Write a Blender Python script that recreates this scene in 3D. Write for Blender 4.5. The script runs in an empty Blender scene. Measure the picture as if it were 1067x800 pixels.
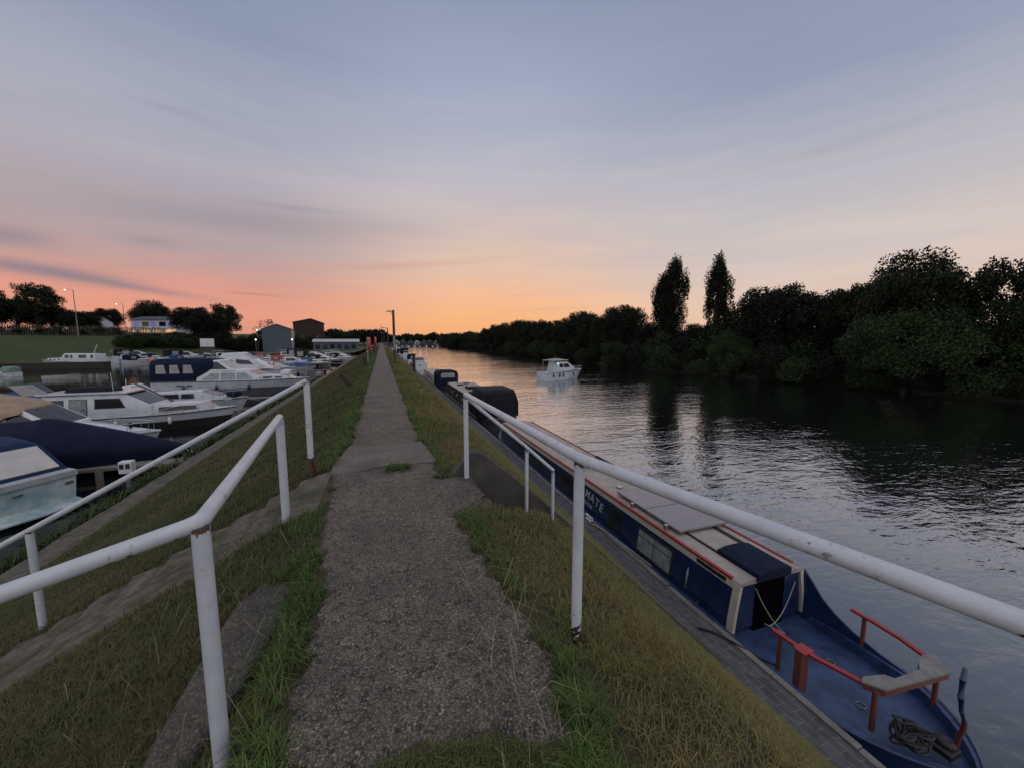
import bpy, bmesh, math, random
import numpy as np
from mathutils import Vector, Matrix
R = math.radians
rng = np.random.default_rng(7)
random.seed(11)
C = bpy.context.scene.collection
SC = bpy.context.scene
WATER = -4.4

# ------------------------------------------------------------------ materials
def newmat(name):
    m = bpy.data.materials.new(name); m.use_nodes = True
    nt = m.node_tree
    return m, nt, nt.nodes['Principled BSDF'], nt.links

def ramp(nt, stops, interp='LINEAR'):
    r = nt.nodes.new('ShaderNodeValToRGB'); cr = r.color_ramp; cr.interpolation = interp
    while len(cr.elements) < len(stops): cr.elements.new(0.5)
    for e, (p, c) in zip(cr.elements, stops):
        e.position = p; e.color = (*c[:3], 1)
    return r

def noise(nt, scale, detail=4, rough=.55, vec=None, dist=0):
    n = nt.nodes.new('ShaderNodeTexNoise'); n.inputs['Scale'].default_value = scale
    n.inputs['Detail'].default_value = detail; n.inputs['Roughness'].default_value = rough
    n.inputs['Distortion'].default_value = dist
    if vec is not None: nt.links.new(vec, n.inputs['Vector'])
    return n

def objco(nt, scale=(1,1,1), rot=(0,0,0)):
    t = nt.nodes.new('ShaderNodeTexCoord'); mp = nt.nodes.new('ShaderNodeMapping')
    mp.inputs['Scale'].default_value = scale; mp.inputs['Rotation'].default_value = rot
    nt.links.new(t.outputs['Object'], mp.inputs['Vector'])
    return mp.outputs['Vector']

def mixc(nt, fac, a, b, mode='MIX'):
    n = nt.nodes.new('ShaderNodeMix'); n.data_type = 'RGBA'; n.blend_type = mode
    for s, v in ((n.inputs[0], fac), (n.inputs[6], a), (n.inputs[7], b)):
        if hasattr(v, 'links'): nt.links.new(v, s)
        else: s.default_value = v if not isinstance(v, tuple) else (*v[:3], 1)
    return n.outputs[2]

def bump(nt, h, bsdf, strength=.3, dist=.01):
    b = nt.nodes.new('ShaderNodeBump'); b.inputs['Strength'].default_value = strength
    b.inputs['Distance'].default_value = dist
    nt.links.new(h, b.inputs['Height']); nt.links.new(b.outputs[0], bsdf.inputs['Normal'])
    return b

def pm(name, c1, c2=None, scale=6, rough=.5, bmp=0, bdist=.01, metal=0, lo=.35, hi=.65, stretch=(1,1,1), coat=0):
    m, nt, b, L = newmat(name)
    c2 = c2 or tuple(x*.8 for x in c1)
    v = objco(nt, stretch)
    n = noise(nt, scale, 6, .6, v)
    r = ramp(nt, [(lo, c1), (hi, c2)]); L.new(n.outputs[0], r.inputs[0])
    L.new(r.outputs[0], b.inputs['Base Color'])
    b.inputs['Roughness'].default_value = rough; b.inputs['Metallic'].default_value = metal
    b.inputs['Coat Weight'].default_value = coat
    if bmp: bump(nt, n.outputs[0], b, bmp, bdist)
    return m

M = {}
M['gelcoat'] = pm('gelcoat', (.54,.57,.62), (.42,.44,.48), 1.5, .25, coat=.3)
M['gelcoat_old'] = pm('gelcoat_old', (.46,.47,.48), (.33,.34,.34), 2.2, .4)
M['cream'] = pm('cream_paint', (.55,.50,.43), (.42,.37,.31), 5, .5)
M['roofpaint'] = pm('roof_paint', (.37,.32,.275), (.27,.23,.20), 3, .55, .15, .004)
M['navy'] = pm('navy_paint', (.009,.025,.085), (.006,.015,.055), 3, .28, coat=.3)
M['bluedeck'] = pm('blue_deck_paint', (.035,.072,.17), (.012,.024,.06), 3.2, .42, .3, .006, lo=.34, hi=.68)
M['navycanvas'] = pm('navy_canvas', (.006,.011,.028), (.010,.016,.038), 3, .75, .35, .02)
M['navycover'] = pm('navy_cover', (.005,.008,.024), (.008,.012,.032), 1.6, .7, .9, .10)
M['bluecanvas'] = pm('blue_canvas', (.02,.055,.16), (.035,.08,.20), 3, .8, .3, .02)
M['hoodnavy'] = pm('hood_navy', (.010,.024,.065), (.014,.032,.08), 3, .7, .3, .02)
M['blackcanvas'] = pm('black_canvas', (.010,.011,.016), (.018,.019,.026), 2.5, .75, .5, .03)
M['tancanvas'] = pm('tan_canvas', (.36,.27,.19), (.27,.20,.14), 2, .8, .5, .03)
M['greencanvas'] = pm('green_canvas', (.12,.20,.15), (.16,.25,.19), 3, .8, .3, .02)
M['redcanvas'] = pm('red_canvas', (.30,.06,.05), (.22,.05,.045), 3, .8, .3, .02)
M['glass'] = pm('dark_glass', (.012,.014,.018), (.02,.022,.026), 2, .06)
M['plasticglass'] = pm('clouded_window', (.34,.32,.32), (.22,.21,.22), 2, .18)
M['curtain'] = pm('curtained_glass', (.30,.34,.34), (.14,.165,.17), 5, .12)
M['white'] = pm('white_paint', (.68,.69,.70), (.56,.57,.58), 8, .4)
M['red'] = pm('red_paint', (.34,.030,.028), (.26,.024,.022), 9, .4)
M['redold'] = pm('worn_red_paint', (.20,.030,.026), (.11,.060,.035), 16, .55, .2, .004)
M['steel'] = pm('stainless', (.55,.56,.58), (.45,.46,.48), 8, .25, metal=.9)
M['greymetal'] = pm('grey_metal', (.22,.23,.25), (.15,.16,.17), 8, .5, metal=.3)
M['black'] = pm('black_paint', (.012,.012,.013), (.02,.02,.022), 6, .55)
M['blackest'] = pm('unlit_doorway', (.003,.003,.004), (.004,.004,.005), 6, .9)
M['skytintwindow'] = pm('sky_tinted_clouded_window', (.52,.48,.46), (.42,.39,.38), 2, .3)  # plastic pane, base colour paled to paint in the sky's reflection
M['hullblack'] = pm('black_hull', (.014,.015,.019), (.03,.028,.027), 3, .5)
M['hullgrey'] = pm('grey_hull', (.11,.12,.15), (.08,.09,.11), 2, .4)
M['turq'] = pm('turquoise_hull', (.24,.36,.38), (.50,.55,.55), 1.6, .4, lo=.4, hi=.6)
M['ply'] = pm('seat_board', (.22,.215,.205), (.14,.135,.13), 7, .7, .2, .004)
M['wood'] = pm('weathered_timber', (.13,.105,.085), (.075,.06,.05), 5, .85, .5, .01, stretch=(1,6,6))
M['darkwood'] = pm('dark_timber', (.020,.017,.015), (.035,.028,.024), 5, .9, .5, .01)
M['postwood'] = pm('brown_post', (.085,.045,.030), (.05,.028,.02), 6, .8, .3, .01)
M['rope'] = pm('rope', (.32,.31,.29), (.20,.19,.18), 60, .9)
M['solar'] = pm('sky_tinted_solar_cells', (.20,.17,.18), (.25,.215,.22), 14, .2)  # cell colour lightened and pinked to stand for reflected sky
M['fendermat'] = pm('fender_rubber', (.02,.02,.03), (.035,.035,.045), 6, .5)
M['orange'] = pm('orange_float', (.55,.10,.03), (.45,.08,.025), 6, .5)
M['redplastic'] = pm('lifebuoy_red', (.50,.055,.03), (.38,.045,.03), 6, .45)
M['brick'] = pm('brown_brick', (.045,.024,.017), (.03,.018,.014), 3, .9)
M['shed'] = pm('blue_grey_sheeting', (.060,.085,.11), (.05,.07,.09), .6, .6)
M['shedpale'] = pm('pale_sheeting', (.42,.40,.38), (.34,.32,.31), .6, .6)
M['slate'] = pm('slate_roof', (.06,.065,.075), (.045,.05,.058), 2, .7)
M['render'] = pm('white_render', (.60,.61,.66), (.52,.53,.57), .8, .8)
M['bark'] = pm('bark', (.035,.027,.020), (.02,.016,.012), 4, .95, .6, .03)
M['fence'] = pm('fence_boards', (.105,.098,.072), (.040,.038,.030), 1.2, .9, stretch=(6,6,.4))
M['concrete'] = pm('concrete', (.20,.18,.165), (.12,.11,.10), 3.5, .9, .5, .01)
M['oldconcrete'] = pm('old_concrete', (.13,.11,.088), (.055,.050,.040), 4.5, .95, .6, .015)
def stepstone():
    m, nt, b, L = newmat('mossy_step_stone')
    v = objco(nt); n1 = noise(nt, 7, 7, .7, v); r1 = ramp(nt, [(.3, (.035,.030,.022)), (.5, (.105,.088,.068)), (.7, (.17,.145,.115))]); L.new(n1.outputs[0], r1.inputs[0])
    n2 = noise(nt, 1.9, 5, .65, v); r2 = ramp(nt, [(.5, (0,0,0)), (.62, (1,1,1))]); L.new(n2.outputs[0], r2.inputs[0])
    L.new(mixc(nt, r2.outputs[0], r1.outputs[0], (.042,.045,.020)), b.inputs['Base Color']); b.inputs['Roughness'].default_value = .95
    n3 = noise(nt, 28, 6, .7, v); bump(nt, n3.outputs[0], b, .8, .015); return m
M['stepstone'] = stepstone()
M['bankmud'] = pm('bank_mud', (.020,.018,.013), (.03,.027,.016), 2, .95)
M['darkconcrete'] = pm('stained_concrete', (.045,.042,.040), (.075,.068,.060), 4, .95, .5, .01)
M['letter'] = pm('pale_lettering', (.42,.46,.52), (.33,.37,.44), 20, .5)

for k_ in ('navycover','navycanvas','blackcanvas','hoodnavy','bluecanvas','tancanvas'):
    M[k_].node_tree.nodes['Principled BSDF'].inputs['Specular IOR Level'].default_value = .12
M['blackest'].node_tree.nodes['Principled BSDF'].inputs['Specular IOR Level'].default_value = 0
def emit(name, col, s):
    m, nt, b, L = newmat(name)
    b.inputs['Base Color'].default_value = (*col, 1)
    b.inputs['Emission Color'].default_value = (*col, 1); b.inputs['Emission Strength'].default_value = s
    return m
M['lampwarm'] = emit('lit_lamp', (1,.72,.42), 6)
M['lampwhite'] = emit('lit_floodlight', (1,.93,.85), 4)
M['winblue'] = emit('lit_blue_window', (.14,.12,.42), .5)
M['winwarm'] = emit('lit_warm_window', (1,.48,.16), .75)
M['navgreen'] = emit('green_navigation_light', (.3,1,.6), 3)

def chipped_paint():
    m, nt, b, L = newmat('chipped_white_paint')
    v = objco(nt)
    base = noise(nt, 9, 5, .6, v)
    r0 = ramp(nt, [(.3, (.50,.525,.57)), (.75, (.40,.42,.455))]); L.new(base.outputs[0], r0.inputs[0])
    dirt = noise(nt, 3.2, 6, .65, v); rd = ramp(nt, [(.53, (0,0,0)), (.64, (1,1,1))]); L.new(dirt.outputs[0], rd.inputs[0])
    fine = noise(nt, 48, 5, .62, v); rf = ramp(nt, [(.58, (0,0,0)), (.62, (1,1,1))]); L.new(fine.outputs[0], rf.inputs[0])
    mul = nt.nodes.new('ShaderNodeMath'); mul.operation = 'MULTIPLY'; L.new(rd.outputs[0], mul.inputs[0]); L.new(rf.outputs[0], mul.inputs[1])
    c = mixc(nt, mul.outputs[0], r0.outputs[0], (.11,.085,.07))
    # larger chips, where an attribute asks for them (feet of posts, undersides)
    at = nt.nodes.new('ShaderNodeAttribute'); at.attribute_name = 'wear'
    ch = noise(nt, 30, 5, .65, v)
    sub = nt.nodes.new('ShaderNodeMath'); sub.operation = 'ADD'; L.new(at.outputs['Fac'], sub.inputs[0]); L.new(ch.outputs[0], sub.inputs[1])
    rc = ramp(nt, [(.72, (0,0,0)), (.76, (1,1,1))]); 
    hal = nt.nodes.new('ShaderNodeMath'); hal.operation = 'MULTIPLY'; hal.inputs[1].default_value = .9; L.new(sub.outputs[0], hal.inputs[0])
    L.new(hal.outputs[0], rc.inputs[0])
    rust = noise(nt, 12, 3, .6, v); rr = ramp(nt, [(.4, (.022,.018,.017)), (.62, (.10,.045,.022))]); L.new(rust.outputs[0], rr.inputs[0])
    c2 = mixc(nt, rc.outputs[0], c, rr.outputs[0])
    L.new(c2, b.inputs['Base Color']); b.inputs['Roughness'].default_value = .42
    bump(nt, hal.outputs[0], b, .12, .002)
    return m
M['rail'] = chipped_paint()

def pebble_path(name='exposed_aggregate', scale=84, gain=(1.08,1.04,.98), soft=0):
    m, nt, b, L = newmat(name)
    v = objco(nt)
    warp = noise(nt, 55, 2, .5, v)
    vv = nt.nodes.new('ShaderNodeVectorMath'); vv.operation = 'MULTIPLY_ADD'
    L.new(warp.outputs['Color'], vv.inputs[0]); vv.inputs[1].default_value = (.012,.012,.012); L.new(v, vv.inputs[2])
    vo = nt.nodes.new('ShaderNodeTexVoronoi'); vo.inputs['Scale'].default_value = scale; L.new(vv.outputs[0], vo.inputs['Vector'])
    vo2 = nt.nodes.new('ShaderNodeTexVoronoi'); vo2.inputs['Scale'].default_value = scale*1.75; L.new(vv.outputs[0], vo2.inputs['Vector'])
    sep = nt.nodes.new('ShaderNodeSeparateColor'); L.new(vo.outputs['Color'], sep.inputs[0])
    st = ramp(nt, [(0, (.032,.029,.025)), (.28, (.082,.075,.064)), (.55, (.140,.126,.108)), (.82, (.20,.18,.157)), (.97, (.34,.32,.29))]); L.new(sep.outputs[0], st.inputs[0])
    gap = ramp(nt, [(.34, (1,1,1)), (.66, (.22,.22,.22))]); L.new(vo.outputs['Distance'], gap.inputs[0])
    c = mixc(nt, 1.0, st.outputs[0], gap.outputs[0], 'MULTIPLY')
    sep2 = nt.nodes.new('ShaderNodeSeparateColor'); L.new(vo2.outputs['Color'], sep2.inputs[0])
    st2 = ramp(nt, [(0, (.038,.034,.030)), (.4, (.085,.078,.068)), (.75, (.145,.131,.113)), (.96, (.24,.22,.20))]); L.new(sep2.outputs[0], st2.inputs[0])
    pk = noise(nt, 14, 4, .6, v); rk = ramp(nt, [(.42, (0,0,0)), (.58, (1,1,1))]); L.new(pk.outputs[0], rk.inputs[0])
    c = mixc(nt, rk.outputs[0], c, st2.outputs[0])
    if soft: c = mixc(nt, soft, c, (.125,.108,.098))
    c = mixc(nt, 1.0, c, gain, 'MULTIPLY')
    big = noise(nt, 1.7, 7, .68, v); rb = ramp(nt, [(.30, (.55,.55,.56)), (.70, (1.35,1.26,1.20))]); L.new(big.outputs[0], rb.inputs[0])
    c = mixc(nt, 1.0, c, rb.outputs[0], 'MULTIPLY')
    L.new(c, b.inputs['Base Color']); b.inputs['Roughness'].default_value = .75
    inv = nt.nodes.new('ShaderNodeMath'); inv.operation = 'SUBTRACT'; inv.inputs[0].default_value = 1; L.new(vo.outputs['Distance'], inv.inputs[1])
    ad = nt.nodes.new('ShaderNodeMath'); ad.operation = 'ADD'; L.new(inv.outputs[0], ad.inputs[0])
    n3 = noise(nt, 9, 5, .7, v); L.new(n3.outputs[0], ad.inputs[1])
    bump(nt, ad.outputs[0], b, .9-.4*bool(soft), .012)
    return m
M['path'] = pebble_path()
M['slabmat'] = pebble_path('mossy_aggregate', 70, (.55,.56,.50), .25)
M['wornslab'] = pebble_path('worn_slab', 95, (1.05,1.02,1.0), .55)

def soil():
    m, nt, b, L = newmat('thatch_and_soil')
    v = objco(nt)
    n1 = noise(nt, .9, 6, .65, v); r1 = ramp(nt, [(.35, (.035,.045,.014)), (.5, (.075,.062,.026)), (.66, (.12,.088,.042))]); L.new(n1.outputs[0], r1.inputs[0])
    n2 = noise(nt, 26, 6, .75, v); r2 = ramp(nt, [(.3, (.45,.45,.45)), (.7, (1.3,1.3,1.3))]); L.new(n2.outputs[0], r2.inputs[0])
    c = mixc(nt, 1.0, r1.outputs[0], r2.outputs[0], 'MULTIPLY')
    L.new(c, b.inputs['Base Color']); b.inputs['Roughness'].default_value = .95
    bump(nt, n2.outputs[0], b, .9, .03)
    return m
M['soil'] = soil()

def far_grass():
    m, nt, b, L = newmat('mown_bank_grass')
    v = objco(nt)
    n1 = noise(nt, .12, 6, .65, v); r1 = ramp(nt, [(.35, (.026,.044,.010)), (.65, (.048,.064,.016))]); L.new(n1.outputs[0], r1.inputs[0])
    L.new(r1.outputs[0], b.inputs['Base Color']); b.inputs['Roughness'].default_value = .95
    n2 = noise(nt, 3, 6, .75, v); bump(nt, n2.outputs[0], b, .8, .15)
    return m
M['fargrass'] = far_grass()

def pavers():
    m, nt, b, L = newmat('block_paving')
    v = objco(nt, (1,1,1), (0,0,R(90)))
    br = nt.nodes.new('ShaderNodeTexBrick'); L.new(v, br.inputs['Vector'])
    br.inputs['Scale'].default_value = 1; br.inputs['Brick Width'].default_value = .3; br.inputs['Row Height'].default_value = .145
    br.inputs['Mortar Size'].default_value = .006; br.inputs['Mortar Smooth'].default_value = .3
    br.inputs['Color1'].default_value = (.085,.085,.095,1); br.inputs['Color2'].default_value = (.055,.055,.062,1)
    br.inputs['Mortar'].default_value = (.15,.145,.14,1)
    n1 = noise(nt, 5, 6, .7, objco(nt)); r = ramp(nt, [(.3, (.6,.6,.6)), (.7, (1.35,1.32,1.28))]); L.new(n1.outputs[0], r.inputs[0])
    L.new(mixc(nt, 1.0, br.outputs['Color'], r.outputs[0], 'MULTIPLY'), b.inputs['Base Color']); b.inputs['Roughness'].default_value = .85
    bump(nt, br.outputs['Fac'], b, -.4, .006)
    return m
M['pavers'] = pavers()

def leafmat(name, tint=(1,1,1)):
    m, nt, b, L = newmat(name)
    at = nt.nodes.new('ShaderNodeAttribute'); at.attribute_name = 'tint'
    c = mixc(nt, 1.0, at.outputs['Color'], tint, 'MULTIPLY')
    L.new(c, b.inputs['Base Color']); b.inputs['Roughness'].default_value = .7
    b.inputs['Specular IOR Level'].default_value = .2
    return m
M['leaf'] = leafmat('leaves')
M['blade'] = leafmat('grass_blades')

def water(name, amp, sc, col, ior=1.333, k2=.22, gloss=0):
    m, nt, b, L = newmat(name)
    b.inputs['Base Color'].default_value = (*col, 1); b.inputs['Roughness'].default_value = .035
    b.inputs['IOR'].default_value = ior
    v1 = objco(nt, (.5,1.3,1), (0,0,R(24))); v2 = objco(nt, (.7,1.2,1), (0,0,R(12)))
    n1 = noise(nt, sc, 3, .55, v1, .4); n2 = noise(nt, sc*3.3, 3, .5, v2, .3); n0 = noise(nt, sc*.14, 2, .5, v1)
    a = nt.nodes.new('ShaderNodeMath'); a.operation = 'MULTIPLY_ADD'; L.new(n2.outputs[0], a.inputs[0]); a.inputs[1].default_value = k2; L.new(n1.outputs[0], a.inputs[2])
    # calmer and rougher patches
    r = ramp(nt, [(.3, (.45,.45,.45)), (.7, (1.3,1.3,1.3))]); L.new(n0.outputs[0], r.inputs[0])
    mu = nt.nodes.new('ShaderNodeMath'); mu.operation = 'MULTIPLY'; L.new(a.outputs[0], mu.inputs[0]); L.new(r.outputs[0], mu.inputs[1])
    bump(nt, mu.outputs[0], b, 1.0, amp)
    if gloss:
        # long-grazing mirror of a calm silty river: dark body under a clear surface layer
        lw = nt.nodes.new('ShaderNodeLayerWeight'); lw.inputs['Blend'].default_value = .5
        pw = nt.nodes.new('ShaderNodeMath'); pw.operation = 'POWER'; L.new(lw.outputs['Facing'], pw.inputs[0]); pw.inputs[1].default_value = gloss
        gl = nt.nodes.new('ShaderNodeBsdfGlossy'); gl.inputs['Roughness'].default_value = .03; gl.inputs['Color'].default_value = (.97,.97,.97,1)
        L.new(b.inputs['Normal'].links[0].from_socket, gl.inputs['Normal'])
        df = nt.nodes.new('ShaderNodeBsdfDiffuse'); df.inputs['Color'].default_value = (*col,1)
        mx = nt.nodes.new('ShaderNodeMixShader'); L.new(pw.outputs[0], mx.inputs[0]); L.new(df.outputs[0], mx.inputs[1]); L.new(gl.outputs[0], mx.inputs[2])
        L.new(mx.outputs[0], nt.nodes['Material Output'].inputs['Surface'])
    return m
M['river'] = water('river_water', .066, 1.05, (.005,.007,.008), 1.33, .36, 1.8)
M['marina'] = water('marina_water', .018, 1.0, (.006,.007,.007), 1.5)

# ------------------------------------------------------------------ mesh builder
class MB:
    def __init__(s): s.v = []; s.f = []
    def add(s, vs, fs):
        o = len(s.v); s.v += [tuple(p) for p in vs]; s.f += [tuple(o+i for i in f) for f in fs]; return s
    def box(s, x0, x1, y0, y1, z0, z1):
        return s.add([(x0,y0,z0),(x1,y0,z0),(x1,y1,z0),(x0,y1,z0),(x0,y0,z1),(x1,y0,z1),(x1,y1,z1),(x0,y1,z1)],
                     [(3,2,1,0),(4,5,6,7),(0,1,5,4),(1,2,6,5),(2,3,7,6),(3,0,4,7)])
    def prism(s, poly, axis, a, b):
        # poly: 2D points, extruded along axis 'x','y','z' from a to b
        def P(p, t): return {'x': (t,p[0],p[1]), 'y': (p[0],t,p[1]), 'z': (p[0],p[1],t)}[axis]
        n = len(poly)
        vs = [P(p,a) for p in poly] + [P(p,b) for p in poly]
        fs = [tuple(range(n))[::-1], tuple(range(n,2*n))] + [(i,(i+1)%n,n+(i+1)%n,n+i) for i in range(n)]
        return s.add(vs, fs)
    def tube(s, pts, r, n=12, cap=True, radii=None):
        pts = [Vector(p) for p in pts]; rings = []
        m = len(pts); ref = Vector((0,0,1))
        for i, p in enumerate(pts):
            t = ((pts[min(i+1,m-1)]-p).normalized() + (p-pts[max(i-1,0)]).normalized())
            t = t.normalized() if t.length > 1e-6 else Vector((0,0,1))
            a = t.cross(ref if abs(t.z) < .95 else Vector((1,0,0))).normalized(); b = t.cross(a)
            # mitre
            k = 1.0
            if 0 < i < m-1:
                c = (pts[i+1]-p).normalized().dot((p-pts[i-1]).normalized()); k = 1/max(.5, math.sqrt((1+c)/2))
            rr = radii[i] if radii else r
            rings.append([p + (a*math.cos(2*math.pi*j/n)+b*math.sin(2*math.pi*j/n))*rr*(k if k < 1.5 else 1.2) for j in range(n)])
        vs = [q for rg in rings for q in rg]; fs = []
        for i in range(m-1):
            for j in range(n):
                fs.append((i*n+j, i*n+(j+1)%n, (i+1)*n+(j+1)%n, (i+1)*n+j))
        if cap:
            fs.append(tuple(range(n))[::-1]); fs.append(tuple((m-1)*n+j for j in range(n)))
        return s.add(vs, fs)
    def loft(s, secs, closed=False, cap0=False, cap1=False):
        n = len(secs[0]); vs = [p for q in secs for p in q]; fs = []
        for i in range(len(secs)-1):
            for j in range(n if closed else n-1):
                fs.append((i*n+j, i*n+(j+1)%n, (i+1)*n+(j+1)%n, (i+1)*n+j))
        if cap0: fs.append(tuple(range(n))[::-1])
        if cap1: fs.append(tuple((len(secs)-1)*n+j for j in range(n)))
        return s.add(vs, fs)
    def ball(s, c, r, sc=(1,1,1), n=10):
        vs = []; fs = []
        for i in range(n+1):
            th = math.pi*i/n
            for j in range(2*n):
                ph = math.pi*j/n
                vs.append((c[0]+r*sc[0]*math.sin(th)*math.cos(ph), c[1]+r*sc[1]*math.sin(th)*math.sin(ph), c[2]+r*sc[2]*math.cos(th)))
        for i in range(n):
            for j in range(2*n):
                fs.append((i*2*n+j, (i+1)*2*n+j, (i+1)*2*n+(j+1)%(2*n), i*2*n+(j+1)%(2*n)))
        return s.add(vs, fs)
    def mesh(s, name, mat, bevel=0, smooth=False, seg=2):
        me = bpy.data.meshes.new(name)
        bm = bmesh.new()
        vs = [bm.verts.new(p) for p in s.v]
        for f in s.f:
            try: bm.faces.new([vs[i] for i in f])
            except ValueError: pass
        bmesh.ops.remove_doubles(bm, verts=bm.verts, dist=1e-5)
        bmesh.ops.recalc_face_normals(bm, faces=bm.faces)
        if bevel:
            ed = [e for e in bm.edges if len(e.link_faces) == 2 and e.calc_face_angle(0) > R(25)]
            bmesh.ops.bevel(bm, geom=ed, offset=bevel, segments=seg, affect='EDGES', profile=.6, clamp_overlap=True)
        bm.to_mesh(me); bm.free()
        if smooth:
            me.shade_smooth() if hasattr(me, 'shade_smooth') else None
            for p in me.polygons: p.use_smooth = True
            try: me.set_sharp_from_angle(angle=R(smooth if smooth is not True else 40))
            except Exception: pass
        me.materials.append(M[mat] if isinstance(mat, str) else mat)
        return me
    def build(s, name, mat, parent=None, bevel=0, smooth=False, seg=2):
        o = bpy.data.objects.new(name, s.mesh(name, mat, bevel, smooth, seg)); C.objects.link(o)
        if parent: o.parent = parent
        return o

def tag(o, label=None, cat=None, group=None, kind=None):
    if label: o['label'] = label
    if cat: o['category'] = cat
    if group: o['group'] = group
    if kind: o['kind'] = kind
    return o
def thing(name, label, cat, loc=(0,0,0), rz=0, group=None):
    o = bpy.data.objects.new(name, None); C.objects.link(o); o.location = loc; o.rotation_euler = (0,0,rz)
    o.empty_display_size = .2
    return tag(o, label, cat, group)
KIDS = {}
def copy_tree(o, parent=None):
    c = o.copy(); C.objects.link(c)
    if parent: c.parent = parent
    for ch in o.children: copy_tree(ch, c)
    return c

def fast_mesh(name, verts, quads=None, tris=None, col=None, mat=None, smooth=False):
    me = bpy.data.meshes.new(name)
    verts = np.asarray(verts, np.float32); me.vertices.add(len(verts)); me.vertices.foreach_set('co', verts.ravel())
    lp = []; st = []; tot = 0
    if quads is not None and len(quads):
        lp.append(np.asarray(quads, np.int32).ravel()); st.append(np.arange(len(quads))*4); tot = len(quads)*4
    if tris is not None and len(tris):
        lp.append(np.asarray(tris, np.int32).ravel()); st.append(tot+np.arange(len(tris))*3)
    lp = np.concatenate(lp); st = np.concatenate(st).astype(np.int32)
    me.loops.add(len(lp)); me.loops.foreach_set('vertex_index', lp)
    me.polygons.add(len(st)); me.polygons.foreach_set('loop_start', st)
    if smooth: me.polygons.foreach_set('use_smooth', np.ones(len(st), bool))
    me.update(calc_edges=True)
    if col is not None:
        a = me.color_attributes.new('tint', 'FLOAT_COLOR', 'POINT')
        a.data.foreach_set('color', np.concatenate([col, np.ones((len(col),1))], 1).astype(np.float32).ravel())
    if mat: me.materials.append(M[mat])
    return me
def link(name, me, parent=None, loc=(0,0,0)):
    o = bpy.data.objects.new(name, me); C.objects.link(o); o.location = loc
    if parent: o.parent = parent
    return o

# ------------------------------------------------------------------ camera
cam = bpy.data.cameras.new('camera'); co = bpy.data.objects.new('camera', cam); C.objects.link(co)
co.location = (0,0,1.6); co.rotation_euler = (R(90-6.43), 0, R(-18.7))
cam.sensor_fit = 'HORIZONTAL'; cam.sensor_width = 36; cam.lens = 400/1067*36; cam.clip_start = .05; cam.clip_end = 6000
SC.camera = co
SC.view_settings.view_transform = 'Standard'; SC.view_settings.look = 'None'; SC.view_settings.exposure = 0; SC.view_settings.gamma = 1

# ------------------------------------------------------------------ sky
class X:
    nt = None
    def __init__(s, k): s.k = k
    def _b(a, op, b=None, c=None):
        n = X.nt.nodes.new('ShaderNodeMath'); n.operation = op
        for i, q in enumerate((a,b,c)):
            if q is None: continue
            if isinstance(q, X): X.nt.links.new(q.k, n.inputs[i])
            else: n.inputs[i].default_value = q
        return X(n.outputs[0])
    def __add__(a, b): return X._b(a,'ADD',b)
    __radd__ = __add__
    def __sub__(a, b): return X._b(a,'SUBTRACT',b)
    def __rsub__(a, b): return X._b(b,'SUBTRACT',a)
    def __mul__(a, b): return X._b(a,'MULTIPLY',b)
    __rmul__ = __mul__
    def __truediv__(a, b): return X._b(a,'DIVIDE',b)
    def f(a, op, b=None): return X._b(a, op, b)
    def smooth(a, lo, hi):
        n = X.nt.nodes.new('ShaderNodeMapRange'); n.interpolation_type = 'SMOOTHSTEP'
        X.nt.links.new(a.k, n.inputs[0]); n.inputs[1].default_value = lo; n.inputs[2].default_value = hi
        return X(n.outputs[0])

w = bpy.data.worlds.new('World'); SC.world = w; w.use_nodes = True
nt = w.node_tree; X.nt = nt; bg = nt.nodes['Background']
tc = nt.nodes.new('ShaderNodeTexCoord'); nrm = nt.nodes.new('ShaderNodeVectorMath'); nrm.operation = 'NORMALIZE'
nt.links.new(tc.outputs['Generated'], nrm.inputs[0])
sp = nt.nodes.new('ShaderNodeSeparateXYZ'); nt.links.new(nrm.outputs[0], sp.inputs[0])
dx, dy, dz = X(sp.outputs[0]), X(sp.outputs[1]), X(sp.outputs[2])
el = dz.f('ARCSINE') * (180/math.pi); az = dx.f('ARCTAN2', dy) * (180/math.pi)
# streaked cloud noise on a flat ceiling seen in perspective
den = dz.f('ABSOLUTE') + .07
cmb = nt.nodes.new('ShaderNodeCombineXYZ')
u_ = (dx*.96 + dy*.28)/den; v_ = (dy*.96 - dx*.28)/den
nt.links.new((u_*.55).k, cmb.inputs[0]); nt.links.new((v_*1.1).k, cmb.inputs[1])
cn = noise(nt, .9, 7, .6, cmb.outputs[0], .6); cl = X(cn.outputs[0])
cmb2 = nt.nodes.new('ShaderNodeCombineXYZ'); nt.links.new((az*.035).k, cmb2.inputs[0]); nt.links.new((el*.30).k, cmb2.inputs[1])
cn2 = noise(nt, 1.0, 6, .62, cmb2.outputs[0], .5); cl2 = X(cn2.outputs[0])
calm = 1 - el.smooth(14, 32)*.75
elw = el + ((cl2 - .5)*3.4 + (cl-.5)*.7)*calm
fac = (elw + 10)/80
def skyramp(stops):
    r = ramp(nt, [((e+10)/80, c) for e, c in stops]); nt.links.new(fac.k, r.inputs[0]); return r.outputs[0]
glow = skyramp([(-10,(.35,.2,.14)),(0,(.90,.41,.19)),(3,(.95,.47,.21)),(6,(.90,.50,.30)),(10,(.77,.53,.41)),(15,(.64,.52,.48)),(22,(.51,.495,.56)),(30,(.38,.42,.54)),(40,(.255,.31,.43)),(50,(.26,.31,.43)),(60,(.58,.60,.70))])
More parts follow.
